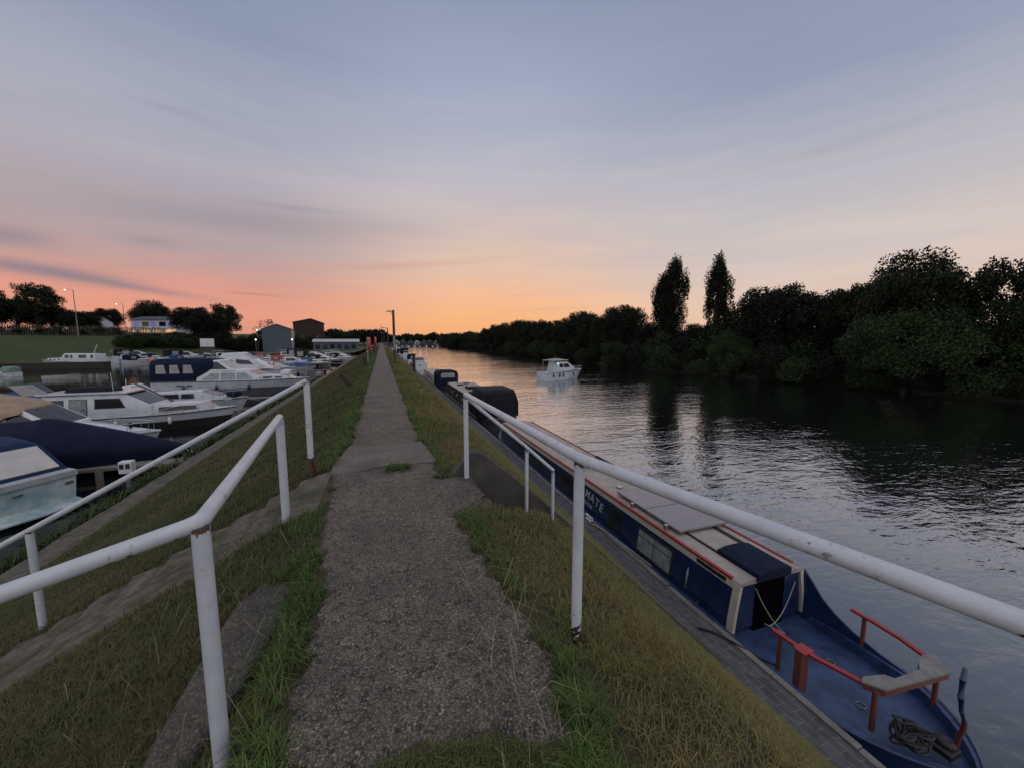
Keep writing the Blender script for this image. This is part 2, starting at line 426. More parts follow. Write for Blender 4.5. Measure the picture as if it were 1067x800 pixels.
pink = skyramp([(-10,(.25,.12,.1)),(0,(.66,.30,.22)),(3,(.80,.335,.225)),(5.5,(.72,.33,.255)),(8,(.58,.345,.31)),(11,(.46,.36,.37)),(15,(.43,.375,.41)),(19,(.44,.42,.49)),(24,(.38,.40,.49)),(32,(.265,.315,.43)),(45,(.25,.30,.42)),(60,(.58,.60,.70))])
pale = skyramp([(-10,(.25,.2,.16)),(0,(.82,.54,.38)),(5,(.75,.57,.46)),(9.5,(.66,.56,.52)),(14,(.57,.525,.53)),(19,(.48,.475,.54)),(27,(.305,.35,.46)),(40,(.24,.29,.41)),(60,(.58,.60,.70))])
back = skyramp([(-10,(.2,.2,.22)),(0,(.70,.66,.68)),(10,(.86,.82,.84)),(25,(.84,.83,.88)),(60,(.72,.73,.80))])  # sky behind, and overhead in every ramp, brightened unseen to light the foreground
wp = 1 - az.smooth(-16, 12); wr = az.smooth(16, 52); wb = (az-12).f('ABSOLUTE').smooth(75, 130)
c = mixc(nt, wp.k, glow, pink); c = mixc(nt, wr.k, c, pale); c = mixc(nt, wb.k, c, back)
# faint streaks
stf = ((cl2 - .5)*.50 + (cl - .5)*.10) * (1 - el.smooth(22, 45))
sg = nt.nodes.new('ShaderNodeCombineColor')
g1 = 1 - stf*.55
nt.links.new(g1.k, sg.inputs[0]); nt.links.new((1 - stf*.42).k, sg.inputs[1]); nt.links.new((1 - stf*.22).k, sg.inputs[2])
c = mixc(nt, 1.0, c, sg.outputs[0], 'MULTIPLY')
# a few separate dark cloud wisps low in the west
wob = (cl2-.5)*2.2
for a0, e0, wa, we, tilt, s_, colr in [(-31.5,6.5,6.5,.75,-.10,.75,(.20,.20,.26)),(-25.5,5.6,5.5,.38,-.13,.8,(.22,.20,.25)),(-33,9.3,2.6,.9,0,.6,(.22,.22,.28)),
        (-23.6,10.4,2.2,.5,-.03,.5,(.30,.26,.29)),(-14.6,5.6,2.6,.16,-.02,.75,(.33,.18,.16)),(-13,14.0,17,1.7,.03,.45,(.30,.26,.29)),
        (-9.5,16.1,5,.28,.03,.35,(.27,.25,.29)),(2,10.2,12,.45,.09,.35,(.60,.25,.20)),(-21,23.2,3,.35,0,.25,(.2,.2,.26)),(57,20.3,9,.6,.06,.22,(.26,.27,.34)),(26,4.6,6,.16,.02,.35,(.62,.40,.30)),(20,6.6,9,.2,.03,.25,(.62,.42,.34))]:
    da = (az - a0)/wa; de = (el - e0 - (az-a0)*tilt + wob*.35*we**.5)/we
    g = (da*da + de*de)*-1.0
    k = g.f('EXPONENT') * s_ * (cl*1.6).f('MINIMUM', 1.0)
    c = mixc(nt, k.k, c, colr)
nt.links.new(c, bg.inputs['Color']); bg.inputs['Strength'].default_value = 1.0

sun = bpy.data.lights.new('afterglow_sun', 'SUN'); so = bpy.data.objects.new('afterglow_sun', sun); C.objects.link(so)
sun.energy = .05; sun.angle = R(40); sun.color = (1,.55,.32)
so.rotation_euler = Vector((math.sin(R(8)), math.cos(R(8)), math.tan(R(4)))).to_track_quat('Z','Y').to_euler()

# ------------------------------------------------------------------ ground
PX = [-16,-10.4,-9.3,-8.75,-8.5,-7.72,-7.55,-.95,-.70,-.56,.56,.95,1.5,2,3,4,5.18,5.3]
PZ = [-6.5,-5.2,-4.35,-4.05,-3.80,-3.80,-3.60,-.10,-.03,-.03,-.03,-.01,-.16,-.60,-1.62,-2.60,-3.76,-3.80]
def ss(x, a, b): t = np.clip((x-a)/(b-a), 0, 1); return t*t*(3-2*t)
def wob(x, y): return .5*np.sin(1.7*x+.6*y+1)+.35*np.sin(2.9*y-1.3*x)+.25*np.sin(5.1*x+4.3*y+2)+.2*np.sin(7.7*y+.5)
LS = (3.90, 5.16); RS = (3.50, 4.33)      # the two flights of steps, across the bank
def ground(x, y):
    x = np.asarray(x, float); y = np.asarray(y, float)
    z = np.interp(x, PX, PZ)
    off = ss(np.abs(x), .6, 1.1) * (1-ss(np.abs(x), 4.6, 5.2)*(x > 0))*(1-ss(-x, 7.0, 7.5))
    z = z + wob(x, y)*.035*off
    z = z - .20*ss(-x, .52, .72)*(1-ss(y, 2.2, 2.9))*(1-ss(-x, 3, 5))
    z = z - .07*np.exp(-((x-.958)**2+(y-1.73)**2)/.012)
    inl = (x < -.655)*(x > -7.7)*(y > LS[0]-.02)*(y < LS[1]+.02); z = z - .45*inl
    inr = (x > .72)*(x < 5.3)*(y > RS[0]-.02)*(y < RS[1]+.10); z = z - .40*inr
    return z
def grid_mesh(xs, ys, fz, name, mat):
    gx, gy = np.meshgrid(xs, ys); gz = fz(gx, gy); nx, ny = len(xs), len(ys)
    v = np.stack([gx.ravel(), gy.ravel(), gz.ravel()], 1)
    i = np.arange(nx-1)[None,:] + np.arange(ny-1)[:,None]*nx; i = i.ravel()
    return fast_mesh(name, v, np.stack([i, i+1, i+nx+1, i+nx], 1), None, None, mat, True)
xs = np.unique(np.concatenate([np.linspace(-16,-9.3,8), np.linspace(-9.3,5.3,150), [-8.75,-8.5,-7.72,-7.55,-.66,-.65,.71,.73,5.28,5.3]]))
ys = np.unique(np.concatenate([np.linspace(-14,-1,20), np.linspace(-1,8,110), np.linspace(8,30,110), np.linspace(30,145,116), [LS[0]-.03,LS[0]-.01,LS[1]+.01,LS[1]+.03,RS[0]-.03,RS[0]-.01,RS[1]+.09,RS[1]+.11]]))
tag(link('embankment', grid_mesh(xs, ys, ground, 'embankment', 'soil')), kind='structure')

# the far part of the embankment beyond the marina
xs2 = np.array([-60,-40,-20,-9,-6,-3,-1.2,-.6,.6,1.2,2,3.2,4.4,5.2,5.3]); ys2 = np.linspace(145, 440, 60)
def ground2(x, y):
    z = np.interp(x, [-60,-9,-1,1,5.2], [-3.0,-2.6,-.05,-.05,-3.7]); return z + wob(x*.5, y*.5)*.05
tag(link('far_embankment', grid_mesh(xs2, ys2, ground2, 'far_embankment', 'soil')), kind='structure')

# path: ragged exposed-aggregate strip
pL = [(1.25,-.30),(1.5,-.42),(1.66,-.47),(1.95,-.45),(2.5,-.42),(3.0,-.50),(3.35,-.56),(4.1,-.58),(5.05,-.60)]
pR = [(1.15,.70),(1.25,.70),(1.6,.76),(1.86,.77),(2.4,.69),(2.93,.63),(3.4,.60),(3.62,.86),(3.8,.97),(4.36,.97),(4.44,.70),(4.6,.62),(5.05,.60)]
def path_mesh():
    ysv = np.arange(1.15, 5.06, .035); mb = []; n = 26
    for y in ysv:
        l = np.interp(y, *zip(*pL)) + .022*math.sin(y*23)+.018*math.sin(y*47+1)+.012*math.sin(y*91)
        r = np.interp(y, *zip(*pR)) + .022*math.sin(y*19+2)+.018*math.sin(y*41)+.012*math.sin(y*83)
        row = []
        for j in range(n+1):
            x = l+(r-l)*j/n
            near = 1.22 + .17*math.sin((x+.45)*3.0) + .03*math.sin(x*21)
            z = .0 + .006*math.sin(x*9+y*5) - .05*(1-min(1, max(0, (y-near)/.10)))
            if j in (0, n): z -= .05
            row.append((x, y, z))
        mb.append(row)
    m = MB(); m.loft(mb); return m
tag(path_mesh().build('path', 'path', smooth=True), kind='structure')
def far_path():
    m = MB(); secs = []
    ysv = np.concatenate([np.arange(6.12, 20, .12), np.arange(20, 60, .6), np.arange(60, 330, 4)])
    for y in ysv:
        l = -.52+.03*math.sin(y*3.1)+.02*math.sin(y*7.7)+.015*math.sin(y*17); r = .52+.03*math.sin(y*2.7+1)+.025*math.sin(y*6.9)+.015*math.sin(y*15)
        zz = .002 if y < 145 else .0
        secs.append([(l,y,zz-.06),(l+.01,y,zz-.004),(-.2,y,zz+.006),(.2,y,zz+.006),(r-.01,y,zz-.004),(r,y,zz-.06)])
    m.loft(secs); return m
tag(far_path().build('far_path', 'path', smooth=True), kind='structure')
m = MB()
m.prism([(-.64,4.92),(-.50,4.86),(-.36,4.93),(-.22,4.95),(-.08,5.04),(.06,5.02),(.2,4.94),(.32,5.0),(.45,5.05),(.56,4.98),(.63,5.02),(.64,5.2),(.60,5.6),(.55,6.12),(.3,6.17),(-.1,6.10),(-.53,6.16),(-.58,5.7),(-.65,5.3)], 'z', -.12, .014)
tag(m.build('path_landing_slab', 'wornslab', bevel=.012), kind='structure')

# concrete strip at the foot of the marina bank, quay on the river side
m = MB(); secs = []
for y in np.concatenate([np.arange(-14, 40, .5), np.arange(40, 146, 3)]):
    e = .03*math.sin(y*1.7)+.02*math.sin(y*4.1)
    secs.append([(-8.5+e,y,-4.0),(-8.5+e,y,-3.74),(-7.75+e*.6,y,-3.73),(-7.75+e*.6,y,-4.0)])
m.loft(secs); tag(m.build('kerb_strip', 'oldconcrete', smooth=30), kind='structure')
m = MB()
m.box(5.22, 5.75, -14, 440, -4.2, -3.78)
tag(m.build('quay_paving', 'pavers'), kind='structure')
m = MB(); y = -14.0
while y < 440:
    dy = 1.2 if y < 60 else 12
    m.box(5.755, 5.87, y, y+dy-.008, -6.2, -3.755 + .01*math.sin(y*7)); y += dy
tag(m.build('quay_coping', 'concrete', bevel=.012), kind='structure')

# water
def sheet(name, x0, x1, y0, y1, z, mat):
    me = fast_mesh(name, [(x0,y0,z),(x1,y0,z),(x1,y1,z),(x0,y1,z)], [(0,1,2,3)], None, None, mat); return tag(link(name, me), kind='structure')
sheet('river_water', 5.0, 900, -400, 1500, WATER, 'river')
sheet('marina_water', -900, -8.0, -400, 1500, WATER, 'marina')

# land beyond the water
def bankline(pts, off=0): return pts
def smooth_land(name, xs, ys, fz, mat): return tag(link(name, grid_mesh(xs, ys, fz, name, mat)), kind='structure')
RBY = [-300,-60,20,63,120,216,330,420,1500]; RBX = [85,68,59.5,53,54,56,59,62,62]
def rland(x, y):
    t = x - np.interp(y, RBY, RBX)
    return np.interp(t, [-6,-.5,0,1.2,6,40,800], [-6.5,-5.0,-4.3,-3.5,-3.0,-2.5,3.0]) + wob(x*.4, y*.4)*.12
smooth_land('far_river_bank', np.unique(np.concatenate([np.linspace(44,110,50), np.linspace(110,900,12)])), np.unique(np.concatenate([np.linspace(-300,-60,6), np.linspace(-60,430,120), np.linspace(430,1500,8)])), rland, 'bankmud')
def farend(x, y):
    return np.interp(y, [410,419,424,460,1500], [-6.5,-4.6,-3.4,-2.0,4]) + x*0
smooth_land('river_end_bank', np.linspace(-20,90,20), np.linspace(410,1500,40), farend, 'bankmud')
# marina head: hillside on the left, yard on the right
FL = [(-900,-60),(-160,62),(-110,118),(-88,142),(-66,163),(-36,167),(-9,150),(-8,148)]
fx = [p[0] for p in FL]; fy = [p[1] for p in FL]
def lland(x, y):
    t = (y - np.interp(x, fx, fy)) * np.where(x < -66, .78, 1)
    hill = np.interp(t, [-10,-1,0,2,26,30,60,140,900], [-7,-5,-4.3,-3.9,2.9,3.2,5.2,5.5,9])
    yard = np.interp(t, [-10,-.4,0,30,90,300,900], [-7,-6,-3.3,-3.1,-1.5,1,6])
    k = ss(-x, 50, 74)
    return hill*k + yard*(1-k) + wob(x*.2, y*.2)*.08
smooth_land('marina_head_land', np.unique(np.concatenate([np.linspace(-900,-180,12), np.linspace(-180,-8.2,120)])), np.unique(np.concatenate([np.linspace(-60,60,14), np.linspace(60,200,120), np.linspace(200,1500,24)])), lland, 'fargrass')

# ------------------------------------------------------------------ steps
def steps(label, x0, x1, z0, z1, ya, yb, n, seed):
    rr = random.Random(seed)
    t = thing('concrete_steps', label, 'steps', (x0, (ya+yb)/2, z0))
    dxx = (x1-x0)/n; dzz = (z1-z0)/n
    for i in range(n):
        m = MB(); a = x0+dxx*i; bnd = x0+dxx*(i+1.12)
        zt = z0+dzz*(i+.35)-.10+rr.uniform(-.012,.012); k = rr.uniform(-.03,.03)
        yA, yB = ya-(ya+yb)/2-abs(k)*.6, yb-(ya+yb)/2+abs(k)*.5; N = 9; top = []; 
        for q in range(N+1):
            y_ = yA+(yB-yA)*q/N; dip = .018*math.sin(math.pi*q/N)+rr.uniform(0,.008)
            e0, e1 = rr.uniform(-.012,.012), rr.uniform(-.018,.018)
            top.append([(a-x0, y_, zt-z0-.5), (a-x0+e0*.3, y_, zt-z0+.055-dip*.4), ((a+bnd)/2-x0, y_, zt-z0+.012-dip), (bnd-x0+e1, y_, zt-z0-.045-dip*1.3), (bnd-x0+e1*.5, y_, zt-z0-.5)])
        m.loft(top, cap0=True, cap1=True)
        o = m.build('step', 'stepstone', t, bevel=.012)
    return t
steps('worn concrete steps going down the grass bank to the marina', -.64, -7.7, .10, -3.66, LS[0], LS[1], 21, 3)
steps('concrete steps dropping from the path to the quay beside the narrowboats', .74, 5.1, .09, -3.70, RS[0], RS[1], 21, 5)
m = MB()   # side wall of the river steps: its top follows the bank, rising to a peak by the path
m.prism([(.72,-.35),(.72,-.02),(.98,.27),(1.12,.24),(1.85,-.40),(2.6,-1.12),(5.0,-3.5),(5.0,-3.9),(2.6,-1.75),(1.2,-.5)], 'y', 4.42, 4.56)
tag(m.build('retaining_wall', 'darkconcrete', bevel=.012), 'dark wedge-shaped concrete side wall of the river steps', 'wall')
m = MB()   # broken slab beside the path
SP = [(-.60,2.70),(-.68,2.83),(-.82,2.86),(-.93,2.76),(-.99,2.5),(-1.02,2.3),(-1.06,2.0),(-1.05,1.78),(-.99,1.66),(-.92,1.70),(-.84,1.9),(-.76,2.10),(-.71,2.28),(-.64,2.48)]
cx_, cy_ = -.88, 2.25; rings = []
for k_, dz_ in ((0,.012),(.3,.010),(.6,.006),(.85,.004),(.97,-.01),(1.0,-.05),(.98,-.17)):
    rings.append([(cx_+(x-cx_)*k_, cy_+(y-cy_)*k_, -.135+.2*(cy_+(y-cy_)*k_-2.3)+.15*(cx_+(x-cx_)*k_+.8)+dz_+.006*math.sin(9*x+k_*5)) for x, y in SP])
m.loft([r_+[r_[0]] for r_ in rings])
tag(m.build('concrete_slab', 'slabmat', smooth=50), 'broken slab of pebbly concrete tilted in the grass left of the path', 'slab')

# ------------------------------------------------------------------ railings
def wear_attr(o, fn, under=0):
    a = o.data.attributes.new('wear', 'FLOAT', 'POINT')
    for i, v in enumerate(o.data.vertices): a.data[i].value = fn(v.co) + under*max(0, -v.normal.z-.2)*(.35+.65*max(0, math.sin(v.co.x*4.7+v.co.y*3.3)))
def fine(pts, step=.05):
    out = []
    for p, q in zip(pts[:-1], pts[1:]):
        p, q = Vector(p), Vector(q); n = max(1, int((q-p).length/step))
        out += [p.lerp(q, i/n) for i in range(n)]
    return out + [Vector(pts[-1])]
def corner(pts, r=.05, k=4):
    out = [Vector(pts[0])]
    for a, b_, c_ in zip(pts[:-2], pts[1:-1], pts[2:]):
        a, b_, c_ = Vector(a), Vector(b_), Vector(c_)
        p = b_+(a-b_).normalized()*r; q = b_+(c_-b_).normalized()*r
        for i in range(k+1):
            t_ = i/k; out.append(p*(1-t_)**2+b_*2*t_*(1-t_)+q*t_*t_)
    return out + [Vector(pts[-1])]
def railing(name, label, rail, posts, r, group=None, cr=.05):
    t = thing(name, label, 'railing', (0,0,0), 0, group)
    m = MB(); pts = corner(rail, cr) if len(rail) > 2 else rail
    m.tube(fine(pts, .06), r, 20); o = m.build('top_rail', 'rail', t, smooth=50)
    zm = {}
    def under(cx): return 0
    J = [Vector(p) for p in rail]
    wear_attr(o, lambda c_: .30*max(0, math.sin(c_.x*5.3+c_.y*4.1)*math.sin(c_.y*2.3+c_.x*3.1)-.35) + .22*max(0, 1-min((c_-(p-Vector((0,0,r)))).length for p in J)/.10), .33)
    for (x, y, zb, zt, rr, foot) in posts:
        m = MB(); n = max(4, int((zt-zb)/.03)); m.tube([(x,y,zb+(zt-zb)*i/n) for i in range(n+1)], rr, 16)
        p = m.build('post', 'rail', t, smooth=50)
        wear_attr(p, lambda c_, zb=zb, zt=zt, foot=foot: max(0, (foot-(c_.z-zb))/foot)*.9 + .05 + .30*max(0, 1-(zt-c_.z)/.09) + .16*max(0, math.sin(c_.z*23+zb*9)-.5))
    return t
# river side (camera right)
P1 = (.90,4.33,.98); P2 = (.958,1.73,.99); P3 = (1.30,.373,.99); P4 = (1.75,-1.4,.99)
railing('handrail', 'level white tube handrail along the river edge of the path', [P1,P2,P3,P4], [(.90,4.33,-.1,.96,.029,.12),(.958,1.73,-.25,.97,.028,.44),(1.75,-1.4,-.3,.96,.028,.2)], .029, cr=.1)
railing('handrail', 'short thin white handrail sloping down the river steps', [(.93,4.33,.93),(1.66,4.33,.29),(2.02,4.33,-.04)], [(1.66,4.33,-1.2,.27,.022,.15),(2.02,4.33,-1.5,-.05,.020,.15)], .021)
# marina side (camera left)
A_ = (-.899,3.914,.91); B_ = (-.687,1.72,.905); E_ = (-.687-1.6,1.72,.905-.46)
railing('handrail', 'nearest white pipe handrail on the left with a corner over the broken slab', [A_,B_,E_], [(A_[0],A_[1],-.2,.89,.036,.10),(B_[0],B_[1],-.4,.89,.031,.08),(E_[0]+.05,E_[1],-1.4,.42,.031,.1)], .031, cr=.05)
C_ = (-.877,5.17,1.116); D_ = (-3.594,5.286,-.39); F_ = (-6.8,5.42,-2.17)
railing('handrail', 'long white handrail sloping down the worn marina steps', [C_,D_,F_], [(C_[0],C_[1],-.12,1.10,.036,.40),(D_[0],D_[1],-1.7,-.40,.034,.12),(F_[0],F_[1],-3.6,-2.2,.034,.12)], .030)

# ------------------------------------------------------------------ boats
def hull_secs(L, B, fs, fb, tr=.85, rake=.6, flare=.75, n=16, full=.5, draft=.4, zlo=None):
    secs = []
    for i in range(n+1):
        t = (i/n)**.9; z = fs+(fb-fs)*t*t
        b = B/2*(tr+(1-tr)*math.sin(min(1, t/full)*math.pi/2)) if t < full else B/2*max(.012, 1-((t-full)/(1-full))**2.3)
        xg = L*t; xw = (L-rake)*t; fl = 1-(1-flare)*(.35+.65*t)
        prof = [(b,z,xg),(b*(.55+.45*fl)*1.0,z*.55,xg*.55+xw*.45),(b*fl,0.02,xw),(b*fl*.75,-draft*.6,xw),(0,-draft,xw)]
        p = [(x,y,zz) for (y,zz,x) in prof]
        secs.append(p + [(x,-y,zz) for (x,y,zz) in p[-2::-1]])
    return secs
def sheer_at(secs, x, frac=1.0):
    for a, b_ in zip(secs[:-1], secs[1:]):
        if a[0][0] <= x <= b_[0][0]:
            t = (x-a[0][0])/(b_[0][0]-a[0][0]+1e-9)
            return (a[0][1]+(b_[0][1]-a[0][1])*t)*frac, a[0][2]+(b_[0][2]-a[0][2])*t
    q = secs[-1] if x > secs[-1][0][0] else secs[0]
    return q[0][1]*frac, q[0][2]
def make_hull(t, L, B, fs, fb, mat='gelcoat', deckmat='gelcoat', strake='black', bootmat=None, **kw):
    secs = hull_secs(L, B, fs, fb, **kw)
    m = MB(); m.loft(secs, cap0=True); m.build('hull', mat, t, smooth=35)
    d = MB(); ds = []
    for s in secs:
        x, y, z = s[0]; ds.append([(x,y*.99,z-.02),(x,y*.5,z+.02),(x,0,z+.03),(x,-y*.5,z+.02),(x,-y*.99,z-.02)])
    d.loft(ds); d.build('deck', deckmat, t, smooth=35)
    if strake:
        for sgn in (1,-1):
            k = MB(); k.tube([(s[0][0], sgn*(s[0][1]+.008), s[0][2]-.05) for s in secs], .035, 8); k.build('rubbing_strake', strake, t, smooth=True)
    if bootmat:
        for sgn in (1,-1):
            k = MB(); ss_ = []
            for s in secs:
                a, b_ = Vector(s[1]), Vector(s[2]); a = (a.x, a.y*sgn+.012*sgn, a.z*.95); b2 = (b_.x, b_.y*sgn+.012*sgn, -.05)
                ss_.append([a, b2, (b2[0], b2[1]-.02*sgn, b2[2]), (a[0], a[1]-.02*sgn, a[2])])
            k.loft(ss_, closed=True, cap0=True, cap1=True); k.build('lower_hull_band', bootmat, t, smooth=35)
    return secs
class House:
    """side profile (x,z) counter-clockwise from rear bottom; half width w0 at z0 narrowing by tz per metre up and tx per metre forward of xr"""
    def __init__(s, prof, w0, z0, tz=.15, tx=0, xr=0): s.p = prof; s.w0=w0; s.z0=z0; s.tz=tz; s.tx=tx; s.xr=xr
    def w(s, x, z): return max(.05, s.w0-(z-s.z0)*s.tz-max(0, x-s.xr)*s.tx)
    def build(s, name, mat, t, bevel=.04, crown=.05):
        m = MB(); n = len(s.p)
        Lf = [(x, s.w(x,z), z) for x, z in s.p]; Rt = [(x,-s.w(x,z),z) for x, z in s.p]
        m.add(Lf+Rt, [tuple(range(n)), tuple(range(2*n-1, n-1, -1))] + [(i,(i+1)%n,n+(i+1)%n,n+i) for i in range(n)])
        return m.build(name, mat, t, bevel=bevel, smooth=30)
    def side_pane(s, poly, t, mat='glass', name='window', out=.012, sides=(1,-1), frame=None):
        for sg in sides:
            m = MB(); n = len(poly)
            a = [(x, sg*(s.w(x,z)+out), z) for x, z in poly]; b_ = [(x, sg*(s.w(x,z)-.02), z) for x, z in poly]
            m.add(a+b_, [tuple(range(n)), tuple(range(2*n-1,n-1,-1))]+[(i,(i+1)%n,n+(i+1)%n,n+i) for i in range(n)])
            o = m.build(name, frame or mat, t)
            if frame:
                cx = sum(p[0] for p in poly)/n; cz = sum(p[1] for p in poly)/n
                wd = max(p[0] for p in poly)-min(p[0] for p in poly); hd = max(p[1] for p in poly)-min(p[1] for p in poly)
                q = [(cx+(x-cx)*(1-.07/wd), cz+(z-cz)*(1-.07/hd)) for x, z in poly]
                m2 = MB(); a = [(x, sg*(s.w(x,z)+out+.006), z) for x, z in q]; b_ = [(x, sg*(s.w(x,z)), z) for x, z in q]
                m2.add(a+b_, [tuple(range(n)), tuple(range(2*n-1,n-1,-1))]+[(i,(i+1)%n,n+(i+1)%n,n+i) for i in range(n)])
                m2.build('pane', mat, o)
    def strip_pane(s, i, t, u0=-.85, u1=.85, t0=.12, t1=.88, mat='glass', n=1, name='windscreen', out=.012):
        (xa,za),(xb,zb) = s.p[i], s.p[(i+1)%len(s.p)]
        nx, nz = (zb-za), -(xb-xa); l = math.hypot(nx,nz); nx/=l; nz/=l
        cx = sum(p[0] for p in s.p)/len(s.p); cz = sum(p[1] for p in s.p)/len(s.p)
        if nx*((xa+xb)/2-cx)+nz*((za+zb)/2-cz) < 0: nx, nz = -nx, -nz
        for k in range(n):
            ua = u0+(u1-u0)*k/n+(.02 if k else 0); ub = u0+(u1-u0)*(k+1)/n
            vs = []
            for tt, uu in ((t0,ua),(t0,ub),(t1,ub),(t1,ua)):
                x = xa+(xb-xa)*tt; z = za+(zb-za)*tt; vs.append((x, uu*s.w(x,z), z))
            top = [(x+nx*out,y,z+nz*out) for x,y,z in vs]; bot = [(x-nx*.02,y,z-nz*.02) for x,y,z in vs]
            MB().add(top+bot, [(0,1,2,3),(7,6,5,4),(0,1,5,4),(1,2,6,5),(2,3,7,6),(3,0,4,7)]).build(name, mat, t)
def bow_rail(t, secs, x0, x1, h=.55, n=5, r=.014, mat='steel'):
    m = MB(); xs_ = [x0+(x1-x0)*i/n for i in range(n+1)]; top = {}
    for sg in (1,-1):
        pts = []
        for i, x in enumerate(xs_):
            y, z = sheer_at(secs, x, .93); hh = h*min(1, .25+i*.5)
            pts.append((x, sg*y, z+hh)); m.tube([(x,sg*y,z),(x,sg*y,z+hh)], r, 6)
        m.tube([(xs_[0]-.3, sg*sheer_at(secs, xs_[0]-.3, .93)[0], sheer_at(secs, xs_[0]-.3)[1])]+pts, r, 6); top[sg] = pts[-1]
    m.tube([top[1], (x1+.18,0,top[1][2]), top[-1]], r, 6)
    m.build('bow_rail', mat, t, smooth=True)
def fender(t, x, y, z, r=.11, h=.5, mat='fendermat'):
    m = MB(); m.ball((x,y,z), r, (1,1,h/r/2), 8); m.tube([(x,y,z+h/2),(x,y*.97,z+h/2+.35)], .01, 5); m.build('fender', mat, t, smooth=True)

# --- narrowboats -----------------------------------------------------------
def narrowboat(t, L, B, cab, hullmat, sidemat, trim, roofmat, zg=.55, zt=1.50, wins=(), stern=True, railmat='red', tumble=.13, sternw=.9):
    """x forward from the stern; parts of a steel narrowboat"""
    hb = B/2; m = MB(); secs = []
    N = 44
    def half(x):
        a = max(0, 1-((1.3-x)/1.3)**1.7)**.75 if x < 1.3 else 1
        e = L-x; b_ = 1 if e > 2.6 else max(.02, math.sin(max(0, e)/2.6*math.pi/2)**.85)
        return hb*max(.03, min(a, b_))
    xs_ = sorted(set([0,.02,.06,.12,.2,.3,.42,.55,.7,.85,1.05,1.3]+[1.3+(L-3.7-1.3)*i/12 for i in range(13)]+[L-2.6+2.6*i/10 for i in range(11)]))
    for x in xs_:
        h = half(x); bowlift = .35*ss(np.array(x), L-3.2, L)
        z = zg+float(bowlift)
        secs.append([(x,h,z),(x,h*.995,.2),(x,h*.98,-.3),(x,0,-.45),(x,-h*.98,-.3),(x,-h*.995,.2),(x,-h,z)])
    m.loft(secs, cap0=True, cap1=True); m.build('hull', hullmat, t, smooth=35)
    for sg in (1,-1):
        g = MB(); g.tube([(s[0][0], sg*(abs(s[0][1])+.012), s[0][2]-.015) for s in secs], .028, 8); g.build('gunwale_rail', hullmat, t, smooth=True)
    d = MB()
    ds = []
    for s in secs:
        x, y, z = s[0]; ins = max(0.01, y-.10)
        if x < cab[0]+.02 and stern: zd = .40
        else: zd = z-.01
        ds.append([(x,y-.004,z-.004),(x,ins,z-.004),(x,ins*.985,zd),(x,0,zd+.015),(x,-ins*.985,zd),(x,-ins,z-.004),(x,-y+.004,z-.004)])
    d.loft(ds, cap0=True); d.build('deck', 'bluedeck' if stern else 'hullgrey', t, smooth=30)
    # cabin with tumblehome, cambered roof
    x0, x1 = cab; wb, wt = hb-.10, hb-.10-tumble*1.0
    prof = []
    for k in range(7): 
        u = k/6; prof.append((wb-(wb-wt)*u**1.4, zg-.02+(zt-zg+.02)*u))
    arc = [(wt*math.cos(a), zt+.07*math.sin(a)) for a in [math.pi*i/10 for i in range(1,10)]]
    sec = [(y,z) for y,z in prof]+arc+[(-y,z) for y,z in prof[::-1]]
    c_ = MB(); c_.loft([[(x,y,z) for y,z in sec] for x in (x0, x0+.02, x1-.25, x1)], cap0=True, cap1=True, closed=True); c_.build('cabin', sidemat, t, smooth=30)
    r_ = MB(); top = [(wt+.004,zt-.015)]+[(y*1.0,z+.006) for y,z in [(wt,zt)]+arc+[(-wt,zt)]]+[(-wt-.004,zt-.015)]
    r_.loft([[(x,y,z+.004) for y,z in top]+[(x,-wt,zt-.03),(x,wt,zt-.03)] for x in (x0-.05, x1+.05)], closed=True, cap0=True, cap1=True); r_.build('roof', roofmat, t, smooth=30)
    def wside(z): 
        u = (z-zg+.02)/(zt-zg+.02); return wb-(wb-wt)*max(0, u)**1.4
    for sg in (1,-1):
        b_ = MB(); z1, z2 = zt-.135, zt-.012; b_.loft([[(x,sg*(wside(z1)+.006),z1),(x,sg*(wside(z2)+.012),z2),(x,sg*(wside(z2)-.03),z2),(x,sg*(wside(z1)-.03),z1)] for x in (x0-.03, x1+.03)], closed=True, cap0=True, cap1=True)
        b_.build('cream_band', trim, t)
        h_ = MB(); h_.loft([[(x,sg*(wt-.035),zt+.015),(x,sg*(wt+.028),zt+.008),(x,sg*(wt+.028),zt+.055),(x,sg*(wt-.035),zt+.062)] for x in (x0+.15, x1-.2)], closed=True, cap0=True, cap1=True)
        h_.build('roof_handrail', railmat, t, bevel=.008)
    def pane(xa, xb, za, zb, kind, frame='greymetal', sides=(1,)):
        for sg in sides:
            f = MB(); q = [(xa,za),(xb,za),(xb,zb),(xa,zb)]
            f.add([(x,sg*(wside(z)+.016),z) for x,z in q]+[(x,sg*(wside(z)-.02),z) for x,z in q], [(0,1,2,3),(7,6,5,4),(0,1,5,4),(1,2,6,5),(2,3,7,6),(3,0,4,7)])
            fo = f.build('window', 'black' if kind != 'quad' else 'darkwood', t)
            i = .045; cols = 2 if kind == 'quad' else 1
            zm = za+(zb-za)*.68
            for (a0,a1) in ([(xa+i,(xa+xb)/2-.015),((xa+xb)/2+.015,xb-i)] if cols == 2 else [(xa+i,xb-i)]):
                for (b0,b1) in ((za+i,zm-.015),(zm+.015,zb-i)):
                    g = MB(); q = [(a0,b0),(a1,b0),(a1,b1),(a0,b1)]
                    g.add([(x,sg*(wside(z)+.021),z) for x,z in q]+[(x,sg*(wside(z)),z) for x,z in q], [(0,1,2,3),(7,6,5,4),(0,1,5,4),(1,2,6,5),(2,3,7,6),(3,0,4,7)])
                    g.build('pane', 'curtain' if kind == 'quad' else 'glass', fo)
    for wdw in wins: pane(*wdw)
